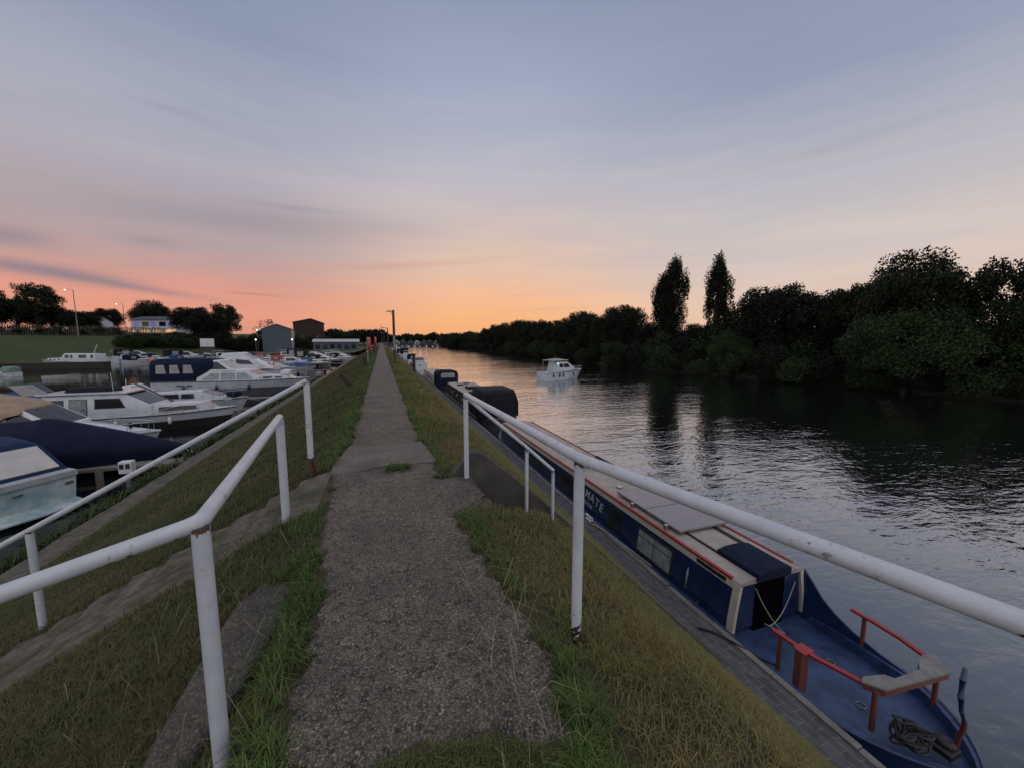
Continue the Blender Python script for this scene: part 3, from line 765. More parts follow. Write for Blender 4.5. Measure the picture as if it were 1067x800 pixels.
    return wside, wt, wb, secs

# boat-local x maps to world +Y, local +y maps to world -X (quay side)
NB = thing('narrowboat', 'blue narrowboat with cream roof and red handrails, nearest on the quay', 'narrowboat', (6.95, 2.12, WATER), R(90))
cabx0 = 2.86
wside, wt, wb, nbs = narrowboat(NB, 19.6, 2.06, (cabx0, 17.6), 'navy', 'navy', 'cream', 'roofpaint', zg=.58, zt=1.50,
    wins=[(4.48,5.72,.68,1.27,'quad'),(6.42,7.05,.70,1.27,'std'),(9.25,10.15,.68,1.26,'std'),(12.1,13.15,.70,1.24,'std'),(14.3,15.4,.72,1.22,'std')])
# cabin end: bulkhead trim, doorway, hatch
prof = [(wb-(wb-wt)*(k/8)**1.4, .56+.92*(k/8)) for k in range(9)]
for sg in (1,-1):
    m = MB(); sec = [[(x,sg*(y+.02),z) for x in (cabx0-.05, cabx0+.09)]+[(x,sg*(y-.05),z) for x in (cabx0+.09, cabx0-.05)] for y, z in prof]
    m.loft(sec, closed=True, cap0=True, cap1=True); m.build('corner_trim', 'cream', NB, smooth=30)
    m = MB(); m.loft([[(x,sg*(hw),.42),(x,sg*hw,zz),(x,sg*(hw-.035),zz),(x,sg*(hw-.035),.42)] for x, hw, zz in [(2.84,.93,1.48),(2.70,.96,1.30),(2.52,.99,1.06),(2.30,1.02,.87),(2.0,1.03,.73),(1.6,1.035,.63),(1.2,1.03,.585)]], closed=True, cap0=True, cap1=True)
    if sg == -1: m.build('side_coaming', 'navy', NB, smooth=30)
m = MB(); m.box(cabx0-.012, cabx0+.03, -.38, .38, .43, 1.52); m.build('doorway', 'blackest', NB)  # solid black panel: the dark of the open cabin put in as colour
m = MB(); m.loft([[(x,.43,1.50),(x,.43,1.66),(x,.2,1.705),(x,-.2,1.705),(x,-.43,1.66),(x,-.43,1.50)] for x in (cabx0-.10, cabx0+.86)], closed=True, cap0=True, cap1=True)
m.build('sliding_hatch', 'navycanvas', NB, bevel=.02)
for sg in (1,-1):
    m = MB(); m.box(cabx0+.8, cabx0+2.0, sg*.40-.02, sg*.40+.02, 1.565, 1.60); m.box(cabx0+.8, cabx0+2.0, sg*.40-.045+sg*.05, sg*.40-.02+sg*.05, 1.56, 1.585); m.build('hatch_runner', 'black', NB)
for a in (0,1):
    m = MB(); xa = 4.55+1.26*a; m.box(xa, xa+1.25, -.78, .64, 1.635, 1.67); fr = m.build('solar_panel', 'greymetal', NB)
    m = MB(); m.box(xa+.025, xa+1.225, -.755, .615, 1.66, 1.674); m.build('cells', 'solar', fr)
for xx in (4.9, 6.2):
    m = MB(); m.box(xx, xx+.09, .64, .73, 1.56, 1.66); m.build('panel_bracket', 'steel', NB, bevel=.01)
m = MB(); m.box(9.3, 10.7, -.35, .30, 1.56, 1.70); m.build('roof_box', 'greymetal', NB, bevel=.03)
for (xx, yy) in ((7.45,.28),(12.2,.2),(14.6,-.2),(11.6,-.3)):
    m = MB(); m.tube([(xx,yy,1.55),(xx,yy,1.62)], .05, 12); m.ball((xx,yy,1.635), .095, (1,1,.4), 8); m.build('roof_vent', 'steel', NB, smooth=40)
m = MB(); m.tube([(12.6,.05,1.60),(17.0,.15,1.61)], .025, 8); m.tube([(12.9,-.1,1.60),(16.2,.0,1.61)], .02, 8); m.build('boat_pole', 'postwood', NB, smooth=True)
m = MB(); m.box(7.2, 10.5, -.80, -.70, 1.54, 1.60); m.build('gang_plank', 'darkwood', NB)
# name plate
m = MB(); z = 1.43; m.box(3.12, 3.85, wside(z)+.004, wside(z)+.022, 1.395, 1.475); m.build('name_plate', 'black', NB, bevel=.01)
def letters(text, size, place, parent, mat, font_extrude=.002, name='lettering'):
    """each character placed by place(i, n) -> matrix, merged into one mesh"""
    vs, fs = [], []
    n = len(text); xs_ = []; x = 0; mats = []
    for ch in text:
        if ch == ' ': xs_.append((None, x)); x += size*.45; continue
        cu = bpy.data.curves.new('glyph', 'FONT'); cu.body = ch; cu.size = size; cu.extrude = font_extrude; cu.resolution_u = 3; cu.offset = size*.012
        o = bpy.data.objects.new('glyph', cu); C.objects.link(o); dg = bpy.context.evaluated_depsgraph_get(); dg.update()
        me = bpy.data.meshes.new_from_object(o.evaluated_get(dg)); wdt = max(v.co.x for v in me.vertices)
        xs_.append(([v.co.copy() for v in me.vertices], x, [tuple(p.vertices) for p in me.polygons], wdt)); x += wdt+size*.12
        bpy.data.objects.remove(o); bpy.data.curves.remove(cu); bpy.data.meshes.remove(me)
    tot = x
    for q in xs_:
        if q[0] is None: continue
        mtx = place((q[1]+q[3]/2)/tot, tot); o0 = len(vs)
        for v in q[0]: vs.append(tuple(mtx @ Vector((v.x-q[3]/2, v.y, v.z))))
        fs += [tuple(o0+i for i in f) for f in q[2]]
    me = bpy.data.meshes.new(name); me.from_pydata(vs, [], fs); me.materials.append(M[mat])
    return link(name, me, parent)
def boat_side(xc, zc, arch, curve):
    def place(u, tot):
        s_ = (u-.5); ang = -s_*2*arch
        x = xc - s_*tot; z = zc - curve*(2*s_)**2
        sl = (wside(z+.1)-wside(z))/.1
        base = Matrix(((-1,0,0,x),(0,sl,1,wside(z)+.006),(0,1,-sl,z),(0,0,0,1)))
        return base @ Matrix.Rotation(ang, 4, 'Z')
    return place
letters('FIRST MATE', .36, boat_side(8.5, 1.02, .22, .13), NB, 'letter')
letters('LONDON', .17, boat_side(8.35, .80, .07, .04), NB, 'letter')
def plate(u, tot):
    return Matrix(((-1,0,0,3.485-(u-.5)*tot),(0,0,1,wside(1.43)+.024),(0,1,0,1.412),(0,0,0,1)))
letters('BETTWS-Y-COED'[:0] or 'GREY HERON'[:0] or 'MOORINGS', .062, plate, NB, 'letter', .001, 'name_plate_lettering') if False else None
# painted flower motif on the side
m = MB(); rr = random.Random(4); secs = []
for i in range(40):
    zc_ = .70+.46*i/39; u_ = i/39; w_ = (.006+.06*max(0, u_-.25)*(1.15-u_)*2)*rr.uniform(.3,1.3); xx = 4.02+.012*math.sin(i*1.9); yy = wside(zc_)+.006
    secs.append([(xx-w_,yy,zc_),(xx-w_*.2,yy+.001,zc_+.004),(xx+w_*rr.uniform(.6,1.2),yy,zc_+rr.uniform(-.004,.004))])
m.loft(secs)
m.build('painted_flower', 'letter', NB)
# stern: red rails, locker, seat board, tiller
def bar(m, pts, wdt=.075, th=.045):
    secs = []
    P = [Vector(p) for p in pts]
    for i, p in enumerate(P):
        t_ = (P[min(i+1,len(P)-1)]-P[max(i-1,0)]); t_.z = 0; t_.normalize(); s_ = Vector((-t_.y,t_.x,0))*wdt/2
        secs.append([p+s_, p-s_, p-s_-Vector((0,0,th)), p+s_-Vector((0,0,th))])
    m.loft(secs, closed=True, cap0=True, cap1=True)
ZR = 1.16
m = MB(); bar(m, [(2.16,.90,ZR),(1.8,.88,ZR),(1.5,.84,ZR),(1.28,.76,ZR),(.99,.66,ZR)]); m.build('stern_rail', 'red', NB, bevel=.008)
m = MB(); bar(m, [(2.05,-.93,ZR),(1.75,-.93,ZR),(1.34,-.90,ZR),(.97,-.80,ZR)]); m.build('stern_rail', 'red', NB, bevel=.008)
for (xx, yy, k) in ((2.02,.90,1),(.86,.62,1),(1.85,-.94,1),(.80,-.72,1)):
    m = MB(); m.tube([(xx,yy,.50),(xx*1.0,yy,ZR-.04)], .034, 10); m.build('rail_post', 'redold', NB, smooth=True)
m = MB(); m.box(1.62,1.73,.80,.98,.42,1.13); m.build('rail_locker', 'redold', NB, bevel=.01)
m = MB(); m.box(1.58,1.77,.76,.98,1.135,1.168); m.build('locker_lid', 'red', NB, bevel=.008)
U = [(1.03,.60),(.98,.72),(.78,.56),(.66,-.70),(.93,-.92),(.99,-.72),(.93,-.50),(.84,-.34),(.86,.20),(.95,.27)]
m = MB(); m.prism(U, 'z', ZR-.005, ZR+.03); seat = m.build('stern_seat', 'ply', NB, bevel=.006)
m = MB(); m.prism([(.84+(x-.84)*.96, y*.98) for x, y in U], 'z', ZR-.085, ZR-.008); m.build('seat_frame', 'redold', NB)
m = MB(); m.tube([(.30,-.06,.50),(.28,-.05,.78),(.22,.02,1.0),(.20,.10,1.16)], .028, 10)
til = m.build('tiller', 'redold', NB, smooth=True)
m = MB(); m.tube([(.20,.10,1.14),(.18,.26,1.36),(.19,.30,1.56),(.22,.22,1.74),(.25,.12,1.86)], .024, 10, radii=[.018,.024,.03,.032,.022]); m.build('tiller_handle', 'navy', til, smooth=True)
m = MB(); rr = random.Random(2)
m.box(.22,.50,-.02,.22,.56,.64); m.ball((.36,.06,.66), .1, (1.2,1,.7), 8); m.build('weed_hatch_clutter', 'black', NB, bevel=.02)
tag(None or MB().tube([(6.60+.23*math.cos(a)*(.75+.35*math.sin(3.1*a)),2.66+.17*math.sin(a)*(.7+.45*math.cos(2.3*a)),-3.82+.0035*a+.03+.025*math.sin(a*1.7)) for a in [i*.10 for i in range(530)]], .016, 6).build('rope', 'black', smooth=True),
    'tangled black rope coil heaped on the stern of the blue narrowboat', 'rope')
def catenary(p, q, sag, n=14): 
    p, q = Vector(p), Vector(q); return [p.lerp(q, i/n)-Vector((0,0,sag*4*(i/n)*(1-i/n))) for i in range(n+1)]
m = MB(); m.tube(catenary((cabx0-.1,.50,1.42),(2.30,.30,.8),.1,10)+[(2.28,.85,1.15)], .008, 6); m.build('door_cord', 'rope', NB, smooth=True)
m = MB(); m.tube(catenary((cabx0-.05,-.62,1.28),(2.25,.80,1.12),.22), .008, 6); m.build('door_line', 'rope', NB, smooth=True)
tag(MB().tube([(5.45,5.2,-3.76),(5.62,5.0,-3.74),(5.75,4.7,-3.735),(5.95,4.35,-3.80),(6.1,4.15,-3.82)], .02, 8).build('mooring_rope', 'black', smooth=True), 'black mooring rope lying across the quay to the narrowboat stern', 'rope')
tag(MB().tube([(5.60,9.6,-3.75),(5.72,9.3,-3.74),(5.80,8.8,-3.73),(5.92,8.0,-3.78),(6.02,7.2,-3.83)], .02, 8).build('mooring_rope', 'rope', smooth=True), 'pale mooring rope along the quay edge beneath the boat name', 'rope')
bk = thing('mooring_cleat', 'white mooring cleat on the quay edge beneath the boat name', 'cleat', (5.74, 9.7, -3.75))
m = MB(); m.box(-.06,.06,-.14,.14,0,.03); m.build('base', 'white', bk, bevel=.008)
m = MB(); m.tube([(0,-.17,.12),(0,-.08,.10),(0,.08,.10),(0,.17,.12)], .03, 10); m.tube([(0,-.06,.02),(0,-.06,.10)], .028, 8); m.tube([(0,.06,.02),(0,.06,.10)], .028, 8); m.build('horn', 'white', bk, smooth=True)

for ch in list(NB.children):
    if ch.name.split('.')[0] in ('stern_rail','rail_post','rail_locker','locker_lid','stern_seat','seat_frame','tiller','weed_hatch_clutter'): ch.location.y -= .07
for xx in (3.6, 8.1, 13.5):
    m = MB(); m.ball((xx,1.085,.40), .07, (1,.75,4.0), 8); m.tube([(xx,1.05,.62),(xx,.97,.72)], .012, 5); m.build('fender', 'fendermat', NB, smooth=True)
m = MB()   # anti-slip panel seams and lifting rings on the stern deck
for xx, yy in ((1.2,.15),(1.9,-.3)): m.tube([(xx+.06*math.cos(a), yy+.06*math.sin(a), .425) for a in [i*math.pi/8 for i in range(17)]], .008, 6)
m.build('lifting_ring', 'greymetal', NB)

# second boat: broad dark barge with black canvas tent over the stern
B2 = thing('canal_barge', 'broad dark barge with black canvas tent over its stern', 'barge', (7.45, 24.2, WATER), R(90))
ws2, wt2, wb2, _ = narrowboat(B2, 16.5, 3.0, (4.2, 14.6), 'hullblack', 'hullblack', 'hullblack', 'roofpaint', zg=.75, zt=1.72, stern=False, railmat='roofpaint', wins=[])
for xx in (6.6, 8.9, 11.2):
    m = MB(); z = 1.22; m.tube([(xx,ws2(z)-.03,z),(xx,ws2(z)+.03,z)], .15, 16); f = m.build('porthole', 'steel', B2, smooth=40)
    m = MB(); m.tube([(xx,ws2(z),z),(xx,ws2(z)+.034,z)], .115, 16); m.build('glass', 'curtain', f, smooth=40)
def tent(secs, name, mat, t):
    m = MB(); m.loft(secs, closed=True, cap0=True, cap1=True); return m.build(name, mat, t, bevel=.05, smooth=40)
def hoop(x, w0, z0, w1, z1, wtop, ztop): return [(x,w0,z0),(x,w1,z1),(x,wtop,ztop),(x,-wtop,ztop),(x,-w1,z1),(x,-w0,z0)]
tent([hoop(.55,1.42,.85,1.40,1.8,1.18,2.45), hoop(.80,1.44,.85,1.42,1.9,1.15,2.64), hoop(3.3,1.44,.85,1.40,1.95,1.1,2.66), hoop(4.6,1.36,1.6,1.25,1.8,1.0,1.98)], 'stern_tent', 'blackcanvas', B2)
m = MB(); m.box(8.3,9.7,-.55,.45,1.79,2.05); m.build('roof_locker', 'black', B2, bevel=.04)
m = MB(); m.box(8.1,9.9,-.65,.55,2.055,2.10); m.build('locker_lid', 'greymetal', B2, bevel=.02)
for xx, yy in ((11.6,.5),(12.7,-.3),(6.2,.6)):
    m = MB(); m.box(xx-.2,xx+.2,yy-.25,yy+.25,1.78,1.90); m.build('roof_hatch', 'darkwood', B2, bevel=.02)
m = MB(); m.tube([(13.4,.5,1.75),(13.4,.5,2.35)], .05, 8); m.build('chimney', 'black', B2, smooth=True)

# third boat: navy wheelhouse with a wide rear window
B3 = thing('narrowboat', 'navy narrowboat with arched rear window wheelhouse behind the barge', 'narrowboat', (7.15, 43.6, WATER), R(90))
ws3, wt3, wb3, _ = narrowboat(B3, 19, 2.6, (3.6, 16.5), 'hullblack', 'cream', 'cream', 'roofpaint', zg=.7, zt=1.65, stern=False, railmat='cream', wins=[(6,6.8,.9,1.35,'std'),(8.5,9.3,.9,1.35,'std'),(11,11.8,.9,1.35,'std')])
def arch(x, w_, z0, z1): return [(x,w_,z0),(x,w_,z1-.5),(x,w_-.08,z1-.2),(x,w_-.3,z1-.03),(x,w_-.6,z1),(x,-w_+.6,z1),(x,-w_+.3,z1-.03),(x,-w_+.08,z1-.2),(x,-w_,z1-.5),(x,-w_,z0)]
tent([arch(.7,1.22,.2,2.55), arch(3.7,1.22,.75,2.5)], 'wheelhouse', 'navycanvas', B3)
m = MB(); m.prism([(-.78,1.75),(.78,1.75),(.80,2.15),(.62,2.30),(-.62,2.30),(-.80,2.15)], 'x', .672, .72); m.build('rear_window', 'plasticglass', B3, bevel=.02)

# white stern cruiser further up, boats beyond
def simple_cruiser(t, L, B, fs, fb, hullmat='gelcoat', roofz=2.2, canopy=None, ch=2.6, winmat='glass', rail=True, boot=None, top=None):
    secs = make_hull(t, L, B, fs, fb, hullmat, 'gelcoat', 'hullgrey', boot)
    h = House([(L*.30,fs),(L*.30,roofz),(L*.52,roofz),(L*.66,roofz-.55),(L*.80,fs+(fb-fs)*.6+.15),(L*.88,fs+(fb-fs)*.7)], B*.40, fs, .18, B*.035, L*.45)
    h.build('cabin', 'gelcoat', t)
    h.side_pane([(L*.34,fs+.35),(L*.54,fs+.35),(L*.585,fs+.5),(L*.52,roofz-.22),(L*.34,roofz-.22)], t, winmat)
    h.strip_pane(2, t, n=2)
    if canopy:
        tent([hoop(L*.03,B*.40,fs,B*.40,ch-.5,B*.33,ch-.12), hoop(L*.1,B*.42,fs,B*.41,ch-.4,B*.33,ch), hoop(L*.30,B*.40,fs,B*.39,ch-.35,B*.31,ch+.03), hoop(L*.40,B*.36,roofz-.1,B*.35,roofz,B*.28,roofz+.03)], 'canopy', canopy, t)
        for sg in (1,-1):
            m = MB(); a = L*.11; b_ = L*.26
            m.add([(a,sg*(B*.418),fs+.35),(b_,sg*(B*.408),fs+.35),(b_,sg*(B*.402),ch-.45),(a,sg*(B*.415),ch-.5)]+[(a,sg*B*.37,fs+.35),(b_,sg*B*.37,fs+.35),(b_,sg*B*.36,ch-.45),(a,sg*B*.37,ch-.5)], [(0,1,2,3),(7,6,5,4),(0,1,5,4),(1,2,6,5),(2,3,7,6),(3,0,4,7)]); m.build('canopy_window', 'plasticglass', t)
    if top:
        m = MB(); m.box(L*.2,L*.5,-B*.3,B*.3,roofz+.5,roofz+.58); m.build('hard_top', 'gelcoat', t, bevel=.03)
        m = MB()
        for xx in (L*.22,L*.48):
            for sg in (1,-1): m.tube([(xx,sg*B*.28,roofz-.05),(xx,sg*B*.28,roofz+.5)], .03, 6)
        m.build('top_frame', 'steel', t)
    if rail: bow_rail(t, secs, L*.55, L*.97)
    return secs

B4 = thing('motor_cruiser', 'white cruiser with railed aft deck moored on the river quay', 'motor cruiser', (7.5, 82, WATER), R(90))
make_hull(B4, 13, 3.4, 1.5, 1.7, 'gelcoat', 'gelcoat', 'black', 'hullblack', tr=.9)
h = House([(3.2,1.5),(3.2,2.5),(8.2,2.4),(9.2,1.7)], 1.35, 1.5, .12); h.build('cabin', 'gelcoat', B4); h.side_pane([(3.8,1.75),(7.8,1.75),(7.8,2.2),(3.8,2.2)], B4); h.strip_pane(0, B4, -.8, .8, .25, .85, name='rear_window')
m = MB()
for yy in (-1.5,-.9,-.3,.3,.9,1.5): m.tube([(.15,yy,1.5),(.15,yy,2.55)], .025, 6)
for zz in (1.9,2.25,2.55): m.tube([(3,-1.5,zz),(.15,-1.5,zz),(.15,1.5,zz),(3,1.5,zz)], .025, 6)
m.build('aft_rail', 'steel', B4)
m = MB(); m.box(-.03,0,-.25,.25,.75,.95); m.build('stern_port', 'black', B4)

# --- marina boats ----------------------------------------------------------
# sun-cover boat nearest the bank: stern towards us
L1 = thing('motor_cruiser', 'turquoise hulled cruiser with swim platform and navy hood, nearest in the marina', 'motor cruiser', (-11.55, 17.05, WATER-.15), R(150))
s1 = make_hull(L1, 8.5, 2.9, 1.25, 1.35, 'turq', 'gelcoat_old', 'black', None, tr=.92)
m = MB(); m.loft([[(.03,y,z),(-.75+.12*abs(y),y,z-.10),(-.75+.12*abs(y),y,z-.17),(.03,y,z-.15)] for y, z in ((-1.3,.42),(-.7,.45),(0,.46),(.7,.45),(1.3,.42))], closed=True, cap0=True, cap1=True); m.build('swim_platform', 'turq', L1, bevel=.02)
m = MB(); m.loft([[(x,y,1.25),(x,y,1.42),(x-.02,y*.96,1.47),(x-.02,-y*.96,1.47),(x,-y,1.42),(x,-y,1.25)] for x, y in ((-.08,1.36),(.45,1.42))], closed=True, cap0=True, cap1=True); m.build('transom_coaming', 'gelcoat_old', L1, bevel=.03)
tent([[(.30,1.34,1.45),(1.35,1.22,2.35),(1.6,.9,2.5),(1.6,-.9,2.5),(1.35,-1.22,2.35),(.30,-1.34,1.45)], [(2.6,1.36,1.45),(2.6,1.26,2.5),(2.6,.95,2.65),(2.6,-.95,2.65),(2.6,-1.26,2.5),(2.6,-1.36,1.45)], [(5.0,1.30,1.45),(4.7,1.2,2.2),(4.6,.9,2.35),(4.6,-.9,2.35),(4.7,-1.2,2.2),(5.0,-1.30,1.45)]], 'hood', 'hoodnavy', L1)
def quadpane(name, mat, t, pts, th=.02):
    p = [Vector(q) for q in pts]; n = (p[1]-p[0]).cross(p[2]-p[0]).normalized()*th
    m = MB(); k = len(p); m.add([q+n for q in p]+[q-n for q in p], [tuple(range(k)), tuple(range(2*k-1,k-1,-1))]+[(i,(i+1)%k,k+(i+1)%k,k+i) for i in range(k)]); return m.build(name, mat, t)
quadpane('rear_window', 'skytintwindow', L1, [(.42,1.14,1.58),(.42,-1.14,1.58),(1.27,-1.06,2.31),(1.27,1.06,2.31)], .03)
for yy in (1.0,.2,-1.1):
    m = MB(); m.box(-.06,.02,yy-.12,yy+.12,.98,1.08); m.build('cleat', 'steel', L1, bevel=.02)

# navy covered boat
L2 = thing('covered_boat', 'long boat wholly wrapped in a navy cover beside the concrete jetty', 'boat', (-19.6, 22.75, WATER), 0)
m = MB(); secs = []
for x, w_, zr, zg_ in [(0,1.25,1.7,1.15),(1.2,1.42,2.2,1.2),(3.2,1.5,2.42,1.25),(4.6,1.52,2.44,1.3),(5.15,1.5,2.54,1.32),(5.6,1.48,2.46,1.32),(7.0,1.35,2.02,1.25),(8.3,1.02,1.62,1.12),(9.3,.6,1.27,1.0),(10.1,.22,1.0,.9),(10.4,.04,.92,.85)]:
    zb = .22+.045*max(0,x-5)
    secs.append([(x,w_*.92,zb),(x,w_,zg_*.75),(x,w_*.98,zg_),(x,w_*.62,zg_+(zr-zg_)*.55),(x,w_*.12,zr),(x,-w_*.12,zr),(x,-w_*.62,zg_+(zr-zg_)*.55),(x,-w_*.98,zg_),(x,-w_,zg_*.75),(x,-w_*.92,zb)])
m.loft(secs, closed=True, cap0=True, cap1=True); m.build('cover', 'navycover', L2, smooth=60)
m = MB(); m.loft(hull_secs(10.3, 2.7, .3, .55, tr=.85)); m.build('hull', 'hullblack', L2, smooth=35)

# white sports cruiser with tan hood
L2b = thing('sports_cruiser', 'white sports cruiser with tan canvas hood behind the navy covered boat', 'motor cruiser', (-22.0, 25.9, WATER-.12), 0)
sb = make_hull(L2b, 10.3, 3.1, 1.3, 1.25, 'gelcoat', 'gelcoat', 'gelcoat_old')
m = MB(); secs = []
for x, w_, z in [(5.6,1.35,1.95),(6.6,1.28,1.95),(7.6,1.05,1.75),(8.6,.72,1.52),(9.4,.40,1.36),(9.9,.12,1.28)]:
    secs.append([(x,w_,1.15),(x,w_*.95,1.3+(z-1.3)*.5),(x,w_*.6,z-.03),(x,0,z),(x,-w_*.6,z-.03),(x,-w_*.95,1.3+(z-1.3)*.5),(x,-w_,1.15)])
m.loft(secs, cap0=True, cap1=True); m.build('coachroof', 'gelcoat', L2b, smooth=50)
h = House([(4.2,1.3),(4.9,2.85),(5.3,2.88),(6.75,1.9),(6.75,1.3)], 1.42, 1.3, .22, .05, 4.5); h.build('windscreen_frame', 'white', L2b, bevel=.02)
h.strip_pane(2, L2b, -.92, .92, .08, .93, n=3, mat='glass'); h.side_pane([(4.95,1.85),(6.3,1.85),(6.3,2.0),(5.2,2.72),(4.95,2.72)], L2b)
tent([hoop(.3,1.38,1.3,1.35,2.5,1.0,3.05), hoop(1.2,1.42,1.3,1.38,2.8,1.0,3.35), hoop(3.4,1.42,1.3,1.36,2.9,.95,3.45), hoop(5.05,1.36,2.5,1.28,2.75,.9,3.10), hoop(5.5,1.25,2.62,1.15,2.72,.85,2.84)], 'hood', 'tancanvas', L2b)
for sg in (1,-1):
    quadpane('hood_window', 'plasticglass', L2b, [(1.5,sg*1.425,1.8),(3.9,sg*1.42,1.8),(3.7,sg*1.385,2.75),(1.7,sg*1.395,2.65)], .02)
bow_rail(L2b, sb, 6.2, 9.9, .5)
m = MB(); m.tube([(9.0,0,1.45),(9.0,0,1.75)], .07, 10); m.build('windlass', 'black', L2b, smooth=True)

# cabin cruiser with wheelhouse
L3 = thing('cabin_cruiser', 'white cabin cruiser with raised wheelhouse and dark lower hull', 'motor cruiser', (-20.9, 33.0, WATER), 0)
s3 = make_hull(L3, 10.6, 3.1, 1.0, 1.25, 'gelcoat', 'gelcoat', 'black', 'hullblack', tr=.9)
h = House([(.7,1.0),(.7,2.5),(4.7,2.58),(6.2,1.72),(6.2,1.0)], 1.38, 1.0, .14); h.build('wheelhouse', 'gelcoat', L3, bevel=.05)
h.side_pane([(.95,1.45),(1.75,1.45),(1.75,2.25),(.95,2.25)], L3, 'glass', frame='black')
h.side_pane([(2.0,1.15),(2.9,1.15),(2.9,2.28),(2.0,2.28)], L3, 'curtain', frame='black')
h.side_pane([(3.25,1.62),(4.85,1.62),(4.55,2.28),(3.25,2.28)], L3, 'glass', frame='greymetal')
h.strip_pane(2, L3, -.9, .9, .10, .90, n=3)
m = MB(); m.box(.45,4.95,-1.32,1.32,2.56,2.66); m.build('wheelhouse_roof', 'gelcoat', L3, bevel=.04)
h2 = House([(6.0,1.05),(6.0,1.78),(8.7,1.72),(9.35,1.15)], 1.28, 1.05, .18, .19, 6.5); h2.build('forecabin', 'gelcoat', L3, bevel=.05)
h2.side_pane([(6.5,1.22),(8.6,1.25),(8.5,1.58),(6.5,1.6)], L3, 'glass', frame='white')
h2.strip_pane(2, L3, -.85, .85, .08, .92, n=2, mat='plasticglass')
quadpane('spray_screen', 'plasticglass', L3, [(-.1,-1.2,2.60),(1.1,-1.2,2.68),(.35,-1.15,3.30),(-.75,-1.15,3.24)], .025)
quadpane('spray_screen', 'glass', L3, [(-.1,-1.2,2.60),(-.1,1.2,2.60),(-.75,1.1,3.24),(-.75,-1.1,3.24)], .025)
m = MB(); m.tube([(6.9,0,1.75),(4.7,.05,3.15)], .05, 8); m.build('lowered_mast', 'postwood', L3, smooth=True)
m = MB(); m.tube([(4.2,.3,2.6),(4.2,.3,3.4)], .02, 6); m.tube([(3.9,-.5,2.6),(3.85,-.5,3.9)], .012, 6); m.build('aerial', 'white', L3)
bow_rail(L3, s3, 6.3, 10.2, .5)
m = MB(); secs = [[(x,w_,2.66),(x,w_*.8,2.66+z),(x,-w_*.8,2.66+z),(x,-w_,2.66)] for x, w_, z in ((1.4,.5,.14),(1.7,.72,.30),(3.6,.72,.30),(4.0,.4,.12))]
m.loft(secs, closed=True, cap0=True, cap1=True); m.build('dinghy_cover', 'blackcanvas', L3, bevel=.06, smooth=40)

for xx in (2.2, 4.4, 7.2):
    y, z = sheer_at(s3, xx, 1.0); fender(L3, xx, -y-.1, z-.45, .11, .5, 'fendermat' if xx < 4 else 'white')
# low white cruiser
L4 = thing('cabin_cruiser', 'low white cruiser with navy bundle on its foredeck behind the wheelhouse boat', 'motor cruiser', (-20.3, 39.4, WATER), 0)
s4 = make_hull(L4, 9.0, 2.9, 1.0, 1.1, 'gelcoat', 'gelcoat', 'black')
h = House([(1.4,1.0),(1.2,1.75),(5.6,1.85),(7.4,1.2),(7.4,1.0)], 1.25, 1.0, .15, .12, 4.5); h.build('cabin', 'gelcoat', L4, bevel=.05)
for a, b_ in ((2.0,3.2),(3.4,4.4),(4.6,5.4)): h.side_pane([(a,1.28),(b_,1.28),(b_,1.65),(a,1.65)], L4)
h.strip_pane(2, L4, -.85, .85, .12, .85, n=2)
h5 = House([(.5,1.7),(.7,1.75),(1.9,1.82),(1.1,2.45),(.8,2.45)], 1.12, 1.7, .2); h5.build('screen_frame', 'white', L4, bevel=.02); h5.strip_pane(2, L4, -.9, .9, .1, .9, mat='plasticglass')
bow_rail(L4, s4, 5.4, 8.7, .62)
m = MB(); m.ball((7.9,0,1.4), .55, (1.1,.8,.55), 8); m.build('foredeck_bundle', 'navycanvas', L4, smooth=True)

# big aft-canopy cruiser
L5 = thing('motor_yacht', 'large white motor cruiser with navy aft canopy, bow against the bank', 'motor cruiser', (-22.4, 50.7, WATER), R(-5)); L5.scale = (1,1,.88)
s5 = make_hull(L5, 14.5, 4.1, 2.0, 2.05, 'gelcoat', 'gelcoat', 'black', 'hullgrey', tr=.92, rake=1.6, flare=.68)
h = House([(4.0,2.0),(4.0,3.25),(8.6,3.2),(9.9,2.45),(9.9,2.0)], 1.75, 2.0, .16, .05, 6); h.build('saloon', 'gelcoat', L5, bevel=.06)
h.side_pane([(4.4,2.15),(6.0,2.15),(6.0,2.95),(5.4,2.95)], L5, 'curtain'); h.side_pane([(6.25,2.15),(7.5,2.15),(7.5,2.95),(6.25,2.95)], L5, 'curtain'); h.side_pane([(7.7,2.15),(9.2,2.15),(8.5,2.92),(7.7,2.95)], L5, 'curtain')
h.strip_pane(2, L5, -.9, .9, .12, .88, n=3)
h6 = House([(9.7,2.0),(9.7,2.55),(12.2,2.42),(12.9,2.05)], 1.4, 2.0, .2, .22, 10); h6.build('foredeck_trunk', 'gelcoat', L5, bevel=.05)
h6.side_pane([(10.1,2.15),(10.9,2.15),(10.9,2.36),(10.1,2.36)], L5); h6.side_pane([(11.2,2.15),(11.9,2.15),(11.8,2.32),(11.2,2.34)], L5)
h7 = House([(3.9,3.2),(5.4,4.45),(5.8,4.45),(7.6,3.2)], 1.55, 3.2, .2); h7.build('flybridge_screen', 'white', L5, bevel=.03); h7.strip_pane(2, L5, -.92, .92, .1, .9, n=3, mat='plasticglass'); h7.side_pane([(4.6,3.35),(6.9,3.35),(5.9,4.25),(5.5,4.25)], L5)
tent([hoop(-.05,1.7,2.0,1.68,3.9,1.35,4.45), hoop(.6,1.75,2.0,1.72,4.1,1.35,4.62), hoop(3.6,1.75,2.0,1.7,4.15,1.35,4.68), hoop(5.5,1.55,3.5,1.5,4.2,1.25,4.55)], 'canopy', 'navycanvas', L5)
